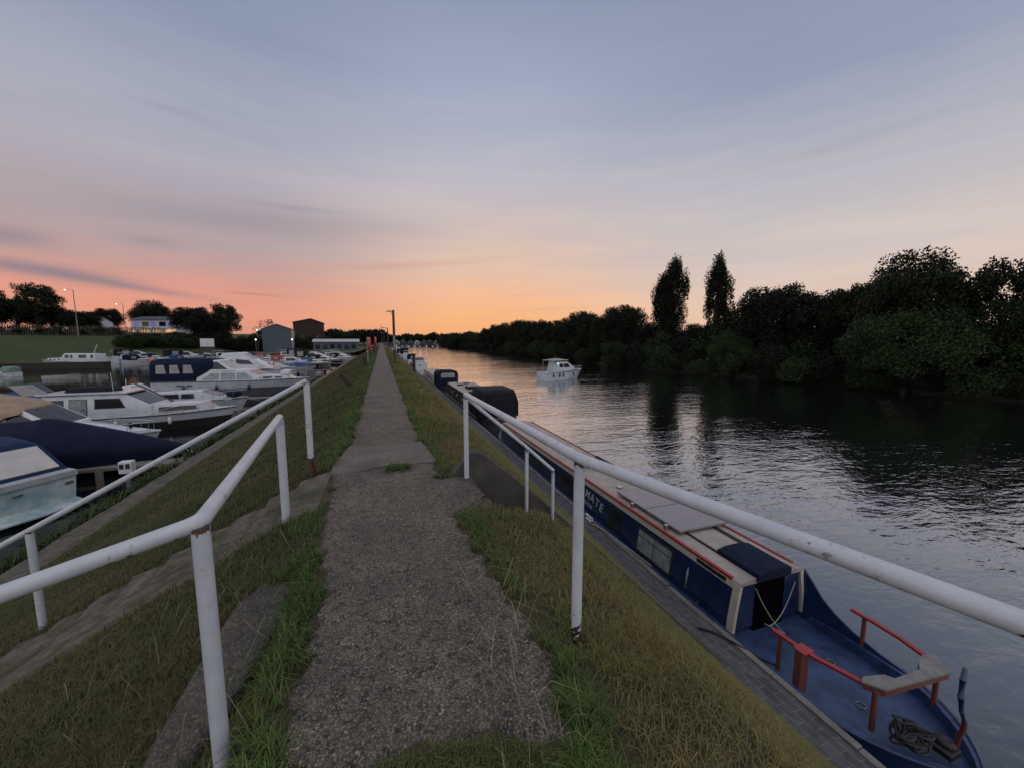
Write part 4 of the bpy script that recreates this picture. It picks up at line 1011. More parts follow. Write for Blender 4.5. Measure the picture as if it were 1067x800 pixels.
for a in (.5,1.7,2.9):
    for sg in (1,-1): quadpane('canopy_window', 'plasticglass', L5, [(a,sg*1.745,2.95),(a+.9,sg*1.745,2.95),(a+.75,sg*1.725,3.95),(a+.05,sg*1.725,3.95)], .015)
for xx in (2.3,3.2): 
    for sg in (1,-1):
        y, z = sheer_at(s5, xx, 1.0); m = MB(); m.box(xx,xx+.5,sg*(y-.03),sg*(y+.012),1.45,1.58); m.build('hull_port', 'glass', L5)
bow_rail(L5, s5, 9.6, 14.0, .7, 6)
m = MB(); m.box(11.6,12.5,-.5,.5,2.55,3.0); m.build('deck_locker', 'white', L5, bevel=.05)

for xx in (3.0, 6.0, 9.0):
    y, z = sheer_at(s5, xx, 1.0); fender(L5, xx, -y-.14, z-.8, .15, .75, 'navy')
for a_, b_, lab in (((-9.4,22.75,-3.5),(-8.6,21.9,-3.9),'slack mooring rope from the navy covered bow to the jetty'),((-10.6,32.8,-3.2),(-8.55,31.6,-3.74),'mooring rope from the wheelhouse boat bow to the concrete strip'),((-11.6,39.3,-3.3),(-8.55,38.4,-3.74),'mooring rope from the low white bow to the concrete strip'),((-8.3,49.4,-2.7),(-8.3,46.5,-3.73),'mooring rope from the large cruiser bow to the concrete strip')):
    tag(MB().tube(catenary(a_, b_, .18), .016, 6).build('mooring_rope', 'rope', smooth=True), lab, 'rope')
# flybridge sedan
L6 = thing('motor_yacht', 'white flybridge cruiser with swept side windows behind the navy canopy', 'motor cruiser', (-25.0, 67.5, WATER), R(-4)); L6.scale = (.9,1,.88)
s6 = make_hull(L6, 12, 3.9, 1.9, 2.0, 'gelcoat', 'gelcoat', 'black', 'hullgrey', tr=.92)
h = House([(1.2,1.9),(3.0,3.9),(3.6,4.75),(6.2,4.85),(8.2,3.5),(10.2,2.1)], 1.7, 1.9, .2, .06, 5); h.build('superstructure', 'gelcoat', L6, bevel=.08)
h.side_pane([(3.4,3.1),(5.2,3.1),(5.0,3.65),(3.9,3.7)], L6); h.side_pane([(5.5,3.0),(8.0,2.9),(7.2,3.55),(5.5,3.75)], L6); h.strip_pane(3, L6, -.85, .85, .15, .85)
bow_rail(L6, s6, 8, 11.6, .6)

# narrow-beam white canal cruiser by the far jetty
L7 = thing('canal_cruiser', 'long white canal cruiser with leaning mast below the grass bank', 'motor cruiser', (-62.0, 117.5, WATER), R(161))
s7 = make_hull(L7, 15.5, 3.4, 1.0, 1.5, 'gelcoat', 'gelcoat', 'black', tr=.9)
h = House([(1.4,1.0),(1.4,2.9),(8.6,3.0),(9.5,1.9),(9.5,1.0)], 1.35, 1.0, .08); h.build('cabin', 'gelcoat', L7, bevel=.06)
for a, b_ in ((1.8,2.5),(3.5,5.3),(6.7,7.3),(7.6,8.6)): h.side_pane([(a,1.9),(b_,1.9),(b_,2.65),(a,2.65)], L7)
h = House([(9.4,1.1),(9.4,1.95),(13,1.85),(13.6,1.3)], 1.25, 1.1, .1, .12, 11); h.build('forecabin', 'gelcoat', L7, bevel=.05)
for a in (9.9,11,12.1): h.side_pane([(a,1.45),(a+.4,1.45),(a+.4,1.7),(a,1.7)], L7)
m = MB(); m.tube([(3.0,0,2.9),(2.2,0,4.4),(1.9,0,5.0)], .06, 8); m.tube([(2.2,0,4.4),(2.0,.5,4.5)], .04, 6); m.build('mast', 'white', L7, smooth=True)

# cruiser under way on the river
RC = thing('motor_cruiser', 'white cruiser under way in midstream with fenders along its side', 'motor cruiser', (22.7, 52.9, WATER), R(19))
src = make_hull(RC, 8.6, 2.9, 1.25, 1.45, 'gelcoat', 'gelcoat', 'black', tr=.9, rake=1.0)
h = House([(2.0,1.25),(2.2,2.75),(4.4,2.75),(5.8,1.95),(7.4,1.5)], 1.2, 1.25, .16, .12, 4.4); h.build('cabin', 'gelcoat', RC, bevel=.05)
h.side_pane([(2.6,1.95),(3.3,1.95),(3.3,2.5),(2.6,2.5)], RC); h.side_pane([(3.5,1.95),(4.9,1.95),(4.3,2.5),(3.5,2.5)], RC); h.strip_pane(2, RC, -.88, .88, .1, .9, n=2); h.side_pane([(5.9,1.62),(6.6,1.6),(6.4,1.75),(5.9,1.8)], RC)
m = MB(); m.box(1.0,4.4,-1.1,1.1,2.98,3.06); m.build('hard_top', 'gelcoat_old', RC, bevel=.03)
m = MB()
for xx in (1.1,2.4,4.1):
    for sg in (1,-1): m.tube([(xx,sg*1.05,1.3 if xx < 2 else 2.7),(xx,sg*1.05,3.0)], .025, 6)
m.build('top_frame', 'steel', RC)
m = MB(); m.tube([(2.6,0,3.05),(2.6,0,3.5)], .03, 6); m.box(1.6,3.6,-.4,.4,3.07,3.2); m.build('radar_arch', 'gelcoat_old', RC, bevel=.03)
bow_rail(RC, src, 5.0, 8.3, .5)
for xx in (1.0,2.2,3.0,5.2):
    y, z = sheer_at(src, xx, 1.0); fender(RC, xx, -y-.1, z-.45, .12, .62)
m = MB(); m.ball((2.1,-1.18,2.55), .08); m.build('navigation_light', 'navgreen', RC)

# --- smaller background boats: prototypes then copies ----------------------
def proto_small(kind):
    t = thing('small_cruiser', None, None)
    if kind == 'canopy_navy': simple_cruiser(t, 7.5, 2.6, 1.0, 1.15, roofz=1.9, canopy='navycanvas', ch=2.4)
    if kind == 'canopy_blue': simple_cruiser(t, 6.5, 2.4, .9, 1.05, roofz=1.7, canopy='bluecanvas', ch=2.2)
    if kind == 'canopy_red': simple_cruiser(t, 7.0, 2.5, 1.0, 1.1, roofz=1.8, canopy='redcanvas', ch=2.4)
    if kind == 'canopy_green': simple_cruiser(t, 6.8, 2.5, .9, 1.1, roofz=1.7, canopy='greencanvas', ch=2.2)
    if kind == 'plain': simple_cruiser(t, 8.5, 2.9, 1.15, 1.3, roofz=2.3, top=True)
    if kind == 'fly': simple_cruiser(t, 10, 3.3, 1.4, 1.6, roofz=2.9, canopy='blackcanvas', ch=3.5)
    if kind == 'dark': simple_cruiser(t, 8.5, 2.8, 1.0, 1.2, hullmat='hullblack', roofz=2.0, canopy='blackcanvas', ch=2.4)
    if kind == 'dinghy':
        make_hull(t, 4.2, 1.7, .55, .75, 'gelcoat_old', 'wood', None); m = MB()
        for xx in (1.0,2.2): m.box(xx,xx+.25,-.7,.7,.58,.64)
        m.build('thwart', 'wood', t)
    if kind == 'tarp':
        make_hull(t, 6, 2.2, .7, .85, 'gelcoat_old', 'gelcoat_old', None)
        tent([hoop(.1,1.0,.7,.9,.9,.3,1.2), hoop(2.5,1.1,.75,.9,1.1,.2,1.55), hoop(4.8,.7,.8,.5,.95,.12,1.2), hoop(5.7,.2,.8,.12,.86,.05,.95)], 'cover', 'bluecanvas', t)
    return t
PROTO = {}
def place_small(kind, x, y, rz, label, group='small boats moored in the marina', z=WATER, s=1.0):
    if kind not in PROTO:
        PROTO[kind] = o = proto_small(kind)
    else: o = copy_tree(PROTO[kind])
    o.location = (x,y,z); o.rotation_euler = (0,0,R(rz)); o.scale = (s,s,s)
    tag(o, label, 'boat', group); return o
SMALL = [
 ('canopy_green',-58.5,88,158,'pale green covered boat at the left edge beyond the blue tarpaulins','small boats moored in the marina',WATER,.75),
 ('dinghy',-50,80,0,'small pale dinghy afloat at the left edge of the marina'),
 ('tarp',-33,45.5,5,'low boat under a bright blue tarpaulin at the far left edge'),
 ('tarp',-29.5,43.8,8,'low boat under a blue tarpaulin nearest the tan canvas hood'),
 ('plain',-66,128,70,'white cruiser with hard top right of the leaning mast'),
 ('canopy_navy',-62,124,60,'small white cruiser with navy hood beside the stone jetty head'),
 ('dinghy',-57,118,30,'pale open dinghy tied up under the dark hedge'),
 ('fly',-57.5,133,50,'tall white cruiser stern on below the dark hedge'),
 ('canopy_blue',-53,126,65,'small white cruiser with blue hood left of the orange buoy'),
 ('plain',-50.5,140,20,'white cruiser lying broadside below the lit white building'),
 ('dark',-57,147,15,'dark cruiser with black hood below the lit white building'),
 ('canopy_navy',-48,150,60,'white cruiser with navy hood in front of the white container'),
 ('canopy_blue',-40,146,50,'small cruiser with blue hood right of the white container'),
 ('plain',-38.5,119,20,'white cruiser with hard top behind the flybridge boat'),
 ('canopy_green',-27.5,88,10,'white boat with pale green cover right of the flybridge boat'),
 ('canopy_red',-34.5,128,25,'white boat with red canvas cover in front of the grey boat shed'),
 ('canopy_green',-31,112,15,'small boat with green cover in front of the grey boat shed'),
 ('plain',-23.5,80,-5,'white cruiser with hard top right of the pale green cover'),
 ('fly',-22.5,119,-12,'large white cruiser with black hood in front of the blue-grey office'),
 ('plain',-18.5,131,-20,'white hard-top cruiser second from the grass bank by the office'),
 ('canopy_navy',-14.5,124,-15,'white cruiser with navy hood against the grass bank by the office'),
 ('plain',-17.5,141,-25,'white hard-top cruiser at the head of the marina by the office'),
 ('canopy_red',-20.5,73,-5,'white boat with red cover nearest the end of the long bow'),
 ('dinghy',-13.5,62,0,'open dinghy moored at the foot of the grass bank'),
]
SMALL += [
 ('fly',-75,146,55,'tall white cruiser with black hood at the foot of the grass bank'),
 ('canopy_navy',-62,132.5,-15,'white cruiser with navy hood lying broadside left of the orange buoy'),
 ('plain',-80,150,20,'white hard-top cruiser farthest left under the dark hedge'),
 ('dark',-45,133,15,'dark cruiser with black hood right of the orange buoy'),
 ('canopy_navy',-31,97.8,12,'white cruiser with navy hood on the long dark jetty'),
 ('plain',-23,98.2,-5,'white hard-top cruiser on the long dark jetty'),
 ('canopy_blue',-17.5,98.5,-8,'small cruiser with blue hood on the bank end of the long dark jetty'),
 ('tarp',-19,88,0,'low boat under a blue tarpaulin between two dark jetties'),
 ('canopy_red',-26,110,-10,'white boat with red cover on the short jetty by the office'),
 ('dark',-18,110.5,-12,'dark cruiser with black hood on the short jetty by the office'),
 ('fly',-28,138,-20,'tall white cruiser with black hood in front of the brick building'),
 ('canopy_green',-24,146,-25,'white boat with green cover in front of the brick building'),
 ('plain',-34,144,10,'white hard-top cruiser in front of the boat shed door'),
 ('canopy_navy',-22,60,-4,'white cruiser with navy hood between the long bow and the dark jetty'),
]
for k in SMALL: place_small(*k)
rr = random.Random(31)
for i in range(12):
    y = (76,96,108)[i % 3]; x = -12-5.2*(i//3)+rr.uniform(-.6,.6); h_ = rr.uniform(1.5,2.4)
    o = MB().tube([(0,0,-1.5),(0,0,h_),(0,0,h_+.05)], .12, 8, radii=[.13,.12,.08]).build('mooring_pile', 'wood' if i % 2 else 'greymetal', smooth=40); o.location = (x, y-1.1, WATER)
    tag(o, 'upright mooring pile standing beside one of the dark jetties', 'pile', 'mooring piles along the dark jetties')
RIV = [('canopy_navy',7.4,104,90,'white cruiser with navy hood beyond the railed cruiser on the quay'),('plain',7.2,118,90,'white hard-top cruiser on the quay near the lamp post foot'),
       ('fly',7.3,134,90,'tall white cruiser with black hood far along the quay'),('canopy_blue',7.2,152,90,'small cruiser with blue hood far along the quay'),
       ('dark',7.2,172,90,'dark cruiser with black hood far along the quay'),('plain',7.4,196,90,'distant hard-top cruiser at the far end of the quay')]
for k in RIV: place_small(*k, group='boats moored along the river quay')
for i, x in enumerate((14,20,26,32,38,44,50,56)):
    place_small(['plain','canopy_navy','fly','plain','canopy_navy','plain','fly','plain'][i], x, 405+4*math.sin(i*2), 90+random.uniform(-20,20), 'distant pale boat in the row at the far end of the river', 'row of boats closing the river', s=.62)

# ------------------------------------------------------------------ jetties and marina furniture
def jetty(label, x0, x1, y, wdt, z=-3.95, mat='concrete', rz=0, thick=.14):
    t = thing('jetty', label, 'jetty', (x1, y, WATER), rz)
    m = MB(); m.box(x0-x1, 0, -wdt/2, wdt/2, z-WATER-thick, z-WATER); m.build('jetty_deck', mat, t, bevel=.02)
    n = max(2, int(abs(x1-x0)/4)); 
    for i in range(n):
        for sg in (1,-1):
            xx = (x0-x1)*(i+.3)/n; m = MB(); m.tube([(xx,sg*wdt*.42,-1.6),(xx,sg*wdt*.42,z-WATER-.141)], .11, 8); m.build('pile', 'darkwood', t, smooth=True)
    return t
jetty('narrow concrete jetty beside the navy covered boat', -21, -8.45, 21.6, .8, mat='concrete')
jetty('timber jetty between the wheelhouse boat and the low cruiser', -21, -8.5, 36.3, .8, mat='wood')
jetty('pale jetty ahead of the large navy canopy cruiser', -21, -8.5, 43.6, .9, mat='concrete')
jetty('long dark jetty below the boat shed', -46, -8.5, 96, 1.6, z=-3.5, mat='wood')
jetty('dark jetty nearest the flybridge boat bow', -30, -8.5, 76, 1.4, z=-3.6, mat='wood')
jetty('broad dark jetty in front of the white canal cruiser', -96, -57, 108, 2.4, z=-3.0, mat='darkwood', thick=1.38)  # deck thickened to the water: a dark skirt in place of the shade beneath
jetty('short jetty at the head of the marina below the office', -30, -8.5, 108, 1.4, z=-3.5, mat='concrete')
pd = thing('power_pedestal', 'white electric hook-up pedestal on the jetty end', 'pedestal', (-10.1, 19.6, -4.25))
m = MB(); m.tube([(0,0,-.5),(0,0,.55)], .09, 10); m.build('stem', 'greymetal', pd, smooth=True)
m = MB(); m.box(-.22,.22,-.16,.16,.45,.95); bx_ = m.build('cabinet', 'white', pd, bevel=.03)
for xx in (-.1,.1):
    m = MB(); m.box(xx-.07,xx+.07,-.175,-.155,.66,.86); m.build('socket', 'black', bx_)
for x, y, lab in ((-10.9,19.4,'timber mooring post beside the power pedestal'),(-8.9,40.5,'short mooring post where the bank meets the timber jetty'),(-8.7,75.2,'mooring post at the foot of the dark jetty')):
    o = MB().tube([(0,0,-1.5),(0,0,.9),(0,0,.95)], .12, 10, radii=[.13,.12,.08]).build('mooring_post', 'wood', smooth=40); o.location = (x,y,WATER); tag(o, lab, 'post')
bu = thing('mooring_buoy', 'orange float hung at the stern of the navy canopy cruiser', 'buoy', (-23.2, 51.2, -.75))
m = MB(); m.ball((0,0,0), .36, (.9,.9,1.15), 10); m.build('float', 'orange', bu, smooth=True); m = MB(); m.tube([(0,0,.35),(.5,0,.6)], .02, 6); m.build('line', 'rope', bu)

# ------------------------------------------------------------------ path furniture
lp = thing('lamp_post', 'tall brown timber lamp post beside the path with one arm', 'lamp post', (.82, 27, 0))
m = MB(); m.tube([(0,0,-.2),(0,0,1.2),(0,0,3.6)], .08, 12, radii=[.10,.09,.075]); m.build('post', 'postwood', lp, smooth=True)
m = MB(); m.tube([(0,0,3.45),(-.28,0,3.52)], .025, 8); m.tube([(0,0,3.2),(-.2,0,3.48)], .018, 6); m.build('arm', 'greymetal', lp, smooth=True)
m = MB(); m.loft([[(-.15,-.06,3.50),(-.15,.06,3.50),(-.15,.05,3.58),(-.15,-.05,3.58)],[(-.42,-.08,3.46),(-.42,.08,3.46),(-.42,.05,3.53),(-.42,-.05,3.53)]], closed=True, cap0=True, cap1=True); m.build('lantern', 'greymetal', lp, bevel=.01)
m = MB(); m.box(-.06,.06,-.11,-.08,1.0,1.9); m.build('cable_guard', 'greymetal', lp)
for i, (x, y, h_, lab) in enumerate(((.9,58,3.4,'second lamp post along the path, far off'),(.9,92,3.4,'third lamp post along the path, farther still'),(.8,128,6.0,'thin tall pole farthest along the path'))):
    q = thing('lamp_post', lab, 'lamp post', (x-.3*i, y, 0)); m = MB(); m.tube([(0,0,-.2),(0,0,h_)], .07, 8); m.build('post', 'postwood', q, smooth=True)
    m = MB(); m.tube([(0,0,h_-.1),(-.5,0,h_-.02)], .03, 6); m.build('arm', 'greymetal', q); m = MB(); m.box(-.8,-.35,-.09,.09,h_-.06,h_+.04); m.build('lantern', 'greymetal', q)
def lifebuoy(x, y, postmat, label, hpost, zc):
    t = thing('lifebuoy_station', label, 'lifebuoy', (x, y, 0))
    m = MB(); m.box(-.045,.045,-.045,.045,-.3,hpost); m.build('post', postmat, t, bevel=.006)
    m = MB(); secs = []
    for i in range(17):
        a = 2*math.pi*i/16; secs.append([(.14+.10*math.cos(b_), -.02+(.36+.10*math.sin(b_)*1.0)*math.cos(a)*.8, zc+(.50*(.78+.22*math.sin(b_)))*math.sin(a)*1.0) for b_ in [2*math.pi*j/10 for j in range(10)]])
    m.loft(secs, closed=True); m.build('ring', 'redplastic', t, smooth=True)
    m = MB(); m.prism([(-.02+.34*math.cos(a), zc+.50*math.sin(a)) for a in [2*math.pi*i/20 for i in range(20)]], 'x', .05, .20); m.build('housing', 'redplastic', t, bevel=.02, smooth=40)
    m = MB(); m.box(.21,.222,-.12,.08,zc-.15,zc+.15); m.build('notice', 'white', t)
    return t
lifebuoy(-1.0, 31, 'greymetal', 'nearer red lifebuoy in its housing on a grey post', 1.85, 1.35)
lifebuoy(-.75, 46, 'darkwood', 'farther red lifebuoy on a dark post beside the path', 1.8, 1.5)
def stake(x, y, h_, lean, az_, label):
    d = Vector((math.sin(lean)*math.cos(az_), math.sin(lean)*math.sin(az_), math.cos(lean))); p = Vector((x,y,float(ground(x,y))-.1))
    s_ = d.cross(Vector((0,1,0))).normalized()*.085; u_ = d.cross(s_).normalized()*.06
    m = MB(); a = [p+s_+u_,p-s_+u_,p-s_-u_,p+s_-u_]; m.add(a+[q+d*h_ for q in a], [(3,2,1,0),(4,5,6,7),(0,1,5,4),(1,2,6,5),(2,3,7,6),(3,0,4,7)])
    return tag(m.build('timber_stake', 'darkwood', bevel=.008), label, 'stake')
stake(-1.08, 15.9, .72, R(40), R(170), 'black timber stake leaning out of the left bank, the nearer one')
stake(-.95, 27.6, .75, R(18), R(175), 'black timber stake leaning beside the grey lifebuoy post')
pp = thing('bollard', 'dark post by the river quay right of the lamp post', 'post', (2.6, 34, float(ground(2.6,34))))
m = MB(); m.tube([(0,0,-.2),(0,0,1.6)], .12, 10); m.build('post', 'darkwood', pp, smooth=True); m = MB(); m.box(-.16,.16,-.16,.16,1.6,1.68); m.build('cap', 'darkwood', pp)

# ------------------------------------------------------------------ buildings
def gz(x, y): return float(lland(np.array(float(x)), np.array(float(y))))
sh = thing('boat_shed', 'blue-grey gabled boat shed with a wide door at the head of the marina', 'shed', (-38.6, 173, -3.2), R(6))
m = MB(); m.prism([(-4.9,0),(4.9,0),(4.9,9.2),(0,11.0),(-4.9,9.2)], 'y', -.2, 14); m.build('wall', 'shedpale', sh)
m = MB(); m.prism([(-4.92,-.1),(4.92,-.1),(4.92,9.2),(0,11.02),(-4.92,9.2)], 'y', -.26, -.205); m.build('gable_front', 'shed', sh)
m = MB(); m.prism([(-5.1,9.12),(0,11.05),(5.1,9.12),(5.1,9.3),(0,11.25),(-5.1,9.3)], 'y', -.5, 14.2); m.build('roof', 'slate', sh)
m = MB(); m.box(-4.3,4.3,-.33,-.262,0,8.2); m.build('sliding_door', 'shed', sh, bevel=.02)
m = MB(); m.ball((5.1,-.5,5.2), .22); m.build('floodlight', 'lampwhite', sh)
bb = thing('brick_building', 'tall brown brick building with a low gable behind the boat shed', 'building', (-33.7, 214, -2.5), R(9))
m = MB(); m.prism([(-6.8,0),(6.8,0),(6.8,12.5),(1,14.6),(-6.8,12.8)], 'y', 0, 16); m.build('wall', 'brick', bb)
m = MB(); m.prism([(-7.1,12.75),(1,14.65),(7.1,12.4),(7.1,12.7),(1,15.0),(-7.1,13.1)], 'y', -.4, 16.4); m.build('roof', 'slate', bb)
for xx in (-4,-.5,3):
    m = MB(); m.box(xx,xx+1.6,-.06,.01,4.5,6.5); m.build('window', 'glass', bb)
of = thing('office_block', 'low blue-grey office with a flat pale roof at the head of the marina', 'building', (-17.7, 175, -3.2), R(3))
m = MB(); m.box(-8.6,8.6,0,9,0,4.3); m.build('wall', 'shed', of)
m = MB(); m.prism([(-.5,4.3),(5,5.4),(9.5,4.3),(9.5,4.15),(-.5,4.15)], 'x', -9, 9); m.build('roof', 'shedpale', of)
for i in range(6):
    m = MB(); xx = -7.8+2.7*i; m.box(xx,xx+1.7,-.05,.01,1.4,3.3); m.build('window', 'glass', of)
wbld = thing('clubhouse', 'white building with blue lit windows and warm lights beneath on the rise', 'building', (-98, 220, gz(-98,220)-.5), R(-19))
m = MB(); m.box(-10.5,10.5,0,12,0,6.2); m.build('wall', 'render', wbld)
m = MB(); m.prism([(-.8,6.2),(6,8.0),(12.8,6.2)], 'x', -11, 11); m.build('roof', 'slate', wbld)
for i, mt in enumerate(('winblue','glass','winblue','glass','winblue')):
    m = MB(); xx = -9.2+3.9*i; m.box(xx,xx+(3.0 if mt == 'glass' else 2.3),-.06,.01,3.3,5.2); f = m.build('window', mt, wbld)
for xx, ww in ((-10.2,1.4),(-6.5,4.2),(-.4,3.5),(4.8,4.8)):
    m = MB(); m.box(xx,xx+ww,-.07,.01,.4,1.6); m.build('lit_bar_window', 'winwarm', wbld)
hs = thing('house', 'house with pale grey roof and white gable above the timber fence', 'house', (-106, 196, gz(-106,196)), R(-25))
m = MB(); m.prism([(-3,0),(3,0),(3,3.4),(0,5.2),(-3,3.4)], 'x', -4.5, 4.5); m.build('wall', 'render', hs)
m = MB(); m.prism([(-3.3,3.2),(0,5.3),(3.3,3.2),(3.3,3.4),(0,5.55),(-3.3,3.4)], 'x', -4.7, 4.7); m.build('roof', 'slate', hs)
ct = thing('container', 'white storage container standing in the boatyard', 'container', (-62.3, 175, -.75), R(20))
m = MB(); m.box(-2.3,2.3,-1.4,1.4,-2.5,-.01); m.build('plinth', 'darkconcrete', ct)
m = MB(); m.box(-2.1,2.1,-1.2,1.2,0,3.0); m.build('body', 'render', ct, bevel=.04); 
for xx in (-1.9,.1):
    m = MB(); m.box(xx,xx+1.8,-1.26,-1.205,.15,2.85); m.build('door', 'white', ct, bevel=.02)
for i in range(7):
    x = 16+7*i; t = thing('riverside_house', 'distant pale riverside house among trees at the far end of the river', 'house', (x, 432+3*math.sin(i), -3.0), R(random.uniform(-10,10)), 'houses closing the river')
    m = MB(); m.prism([(-2.6,0),(2.6,0),(2.6,3.2),(0,5.2),(-2.6,3.2)], 'y', 0, 6); m.build('wall', 'shed' if i % 3 else 'shedpale', t)
    m = MB(); m.prism([(-2.9,3.0),(0,5.25),(2.9,3.0),(2.9,3.25),(0,5.5),(-2.9,3.25)], 'y', -.3, 6.3); m.build('roof', 'slate', t)
    m = MB(); m.box(-1.6,1.6,-.05,.01,1,2.4); m.build('window', 'glass', t)
# timber fence along the top of the grass bank
fn = thing('timber_fence', 'tall weathered timber fence along the top of the grass bank', 'fence', (-135, 172, 0), 0)
m = MB(); mp_ = MB(); rr = random.Random(8); n = 260
for i in range(n):
    x = -165+ (165-80)*i/n; y = np.interp(x, fx, fy)+39; z = gz(x, y)-.1; h_ = 3.3+rr.uniform(-.25,.25); wv = rr.uniform(.20,.31)
    m.box(x+135, x+135+wv, y-172, y-172+.05+rr.uniform(0,.05), z, z+h_)
    if i % 9 == 0: mp_.box(x+135, x+135+.22, y-172-.16, y-172-.01, z, z+h_+.1)
m.build('boards', 'fence', fn); tag(mp_.build('fence_posts', 'wood', fn), kind='stuff')
def street(x, y, zt, label, rz, arm=2.2):
    z0 = gz(x, y); t = thing('street_lamp', label, 'street lamp', (x,y,z0), rz)
    m = MB(); m.tube([(0,0,0),(0,0,zt-z0-.1)], .14, 8, radii=[.16,.09]); m.build('column', 'greymetal', t, smooth=True)
    m = MB(); m.tube([(0,0,zt-z0-.1),(-.5,0,zt-z0+.12),(-arm,0,zt-z0+.18)], .06, 6); m.build('arm', 'greymetal', t, smooth=True)
    m = MB(); m.box(-arm-.7,-arm,-.17,.17,zt-z0+.10,zt-z0+.26); l_ = m.build('lantern', 'greymetal', t, bevel=.03)
    m = MB(); m.ball((-arm-.4,0,zt-z0+.06), .22, (1.2,.8,.8), 8); m.build('lamp', 'lampwarm', l_)
street(-94.5, 166.7, 18.0, 'tall lit street lamp above the timber fence, the nearer of two', R(-19))
street(-101.5, 206, 16.7, 'lit street lamp left of the white building, the farther of two', R(-19))
for x, y, z, lab in ((-43.8,165,1.9,'small yard floodlight left of the boat shed'),(-45.8,175.3,5.7,'yard floodlight high on a pole left of the boat shed')):
    t = thing('floodlight', lab, 'floodlight', (x,y,gz(x,y))); m = MB(); m.tube([(0,0,0),(0,0,z-t.location.z)], .07, 6); m.build('pole', 'greymetal', t); m = MB(); m.ball((0,0,z-t.location.z), .24); m.build('lamp', 'lampwhite', t)

# ------------------------------------------------------------------ trees
def leaf_cards(P, size, r, base, var=.35):
    n = len(P); a = r.normal(size=(n,3)); a /= np.linalg.norm(a, axis=1, keepdims=True)+1e-9
    b = np.cross(a, r.normal(size=(n,3))); b /= np.linalg.norm(b, axis=1, keepdims=True)+1e-9
    s = size*r.uniform(.6,1.35,(n,1)); a = a*s; b = b*s*.55
    v = np.stack([P-a, P-b*.9+a*.1, P+a, P+b*.9+a*.1], 1).reshape(-1,3)
    q = np.arange(n*4).reshape(n,4)
    c = np.asarray(base)[None,:]*(1+var*r.normal(size=(n,1)))*np.array([1,1,1])[None,:]; c[:,0] *= 1+.25*r.normal(size=n)
    c = np.repeat(np.clip(c, .006, .3), 4, 0)
    return v, q, c
def crown_points(kind, H, Rr, n, r):
    """leaf positions gathered in clumps through the crown"""
    nc = {'broad':150,'poplar':120,'bush':46,'willow':130,'thin':70}[kind]; C_ = []
    for i in range(nc):
        if kind == 'poplar':
            t = r.uniform(0,1)**.9; z = H*(.08+.90*t); rad = Rr*min(1, (1.03-t)*4.6)**.6*(.70+.30*np.sin(np.pi*min(1,t*.9)))*r.uniform(.3,1.0)*(1-.25*(t < .2))
            cr = Rr*r.uniform(.22,.40)
        else:
            th = np.arccos(r.uniform(-.75,1)); 
            rr_ = r.uniform(.55,1.0)
            z = H*(.56 if kind != 'bush' else .45)+np.cos(th)*H*(.42 if kind != 'bush' else .48)*rr_; rad = Rr*np.sin(th)*rr_
            cr = Rr*(r.uniform(.16,.30) if kind in ('broad','willow') else r.uniform(.2,.36))
            if kind == 'thin': cr *= .75
        ph = r.uniform(0,2*np.pi); C_.append((rad*np.cos(ph), rad*np.sin(ph), z, cr))
    C_ = np.array(C_); wgt = C_[:,3]**2; idx = r.choice(nc, n, p=wgt/wgt.sum())
    d = r.normal(size=(n,3)); d /= np.linalg.norm(d, axis=1, keepdims=True)
    if kind == 'poplar': d[:,2] *= 3.2
    elif kind == 'willow': d[:,2] *= .9
    P = C_[idx,:3] + d*C_[idx,3:4]*(r.uniform(.25,1.08,(n,1))**.6)
    lim = .05*H if kind in ('bush','willow') else .1*H
    P[:,2] = np.maximum(P[:,2], lim*r.uniform(.3,1.5,n))
    return P, C_
def make_tree(kind, H, Rr, n, leaf, base, seed):
    r = np.random.default_rng(seed); P, C_ = crown_points(kind, H, Rr, n, r)
    v, q, c = leaf_cards(P, leaf, r, base)
    crown = fast_mesh('crown', v, q, None, c, 'leaf')
    m = MB(); tr = .028*H if kind != 'bush' else .03*H
    zt = H*(.5 if kind != 'poplar' else .85)
    m.tube([(0,0,-.6),(.02*H*math.sin(seed),0,zt*.35),(0,.02*H,zt*.7),(0,0,zt)], tr, 8, radii=[tr*1.25,tr,tr*.7,tr*.35])
    for k in range(9 if kind != 'poplar' else 5):
        c_ = C_[r.integers(len(C_))]; z0 = zt*r.uniform(.3,.85)
        m.tube([(0,0,z0),(c_[0]*.45,c_[1]*.45,z0+(c_[2]-z0)*.6),(c_[0]*.9,c_[1]*.9,c_[2])], tr*.4, 5, radii=[tr*.5,tr*.3,tr*.1])
    trunk = m.mesh('trunk', 'bark', smooth=True)
    return crown, trunk
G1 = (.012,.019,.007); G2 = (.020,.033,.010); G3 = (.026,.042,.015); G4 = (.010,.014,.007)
TM = {}
def tm(key):
    if key not in TM:
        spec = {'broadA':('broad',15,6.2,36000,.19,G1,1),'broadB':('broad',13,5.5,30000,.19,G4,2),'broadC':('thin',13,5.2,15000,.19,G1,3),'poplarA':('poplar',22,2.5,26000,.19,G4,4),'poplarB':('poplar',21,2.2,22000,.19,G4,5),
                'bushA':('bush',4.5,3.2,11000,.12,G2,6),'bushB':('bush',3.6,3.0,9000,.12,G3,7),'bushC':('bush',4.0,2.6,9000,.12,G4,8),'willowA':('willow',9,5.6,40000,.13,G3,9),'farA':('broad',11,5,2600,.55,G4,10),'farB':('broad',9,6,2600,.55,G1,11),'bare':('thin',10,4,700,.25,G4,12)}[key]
        TM[key] = make_tree(*spec)
    return TM[key]
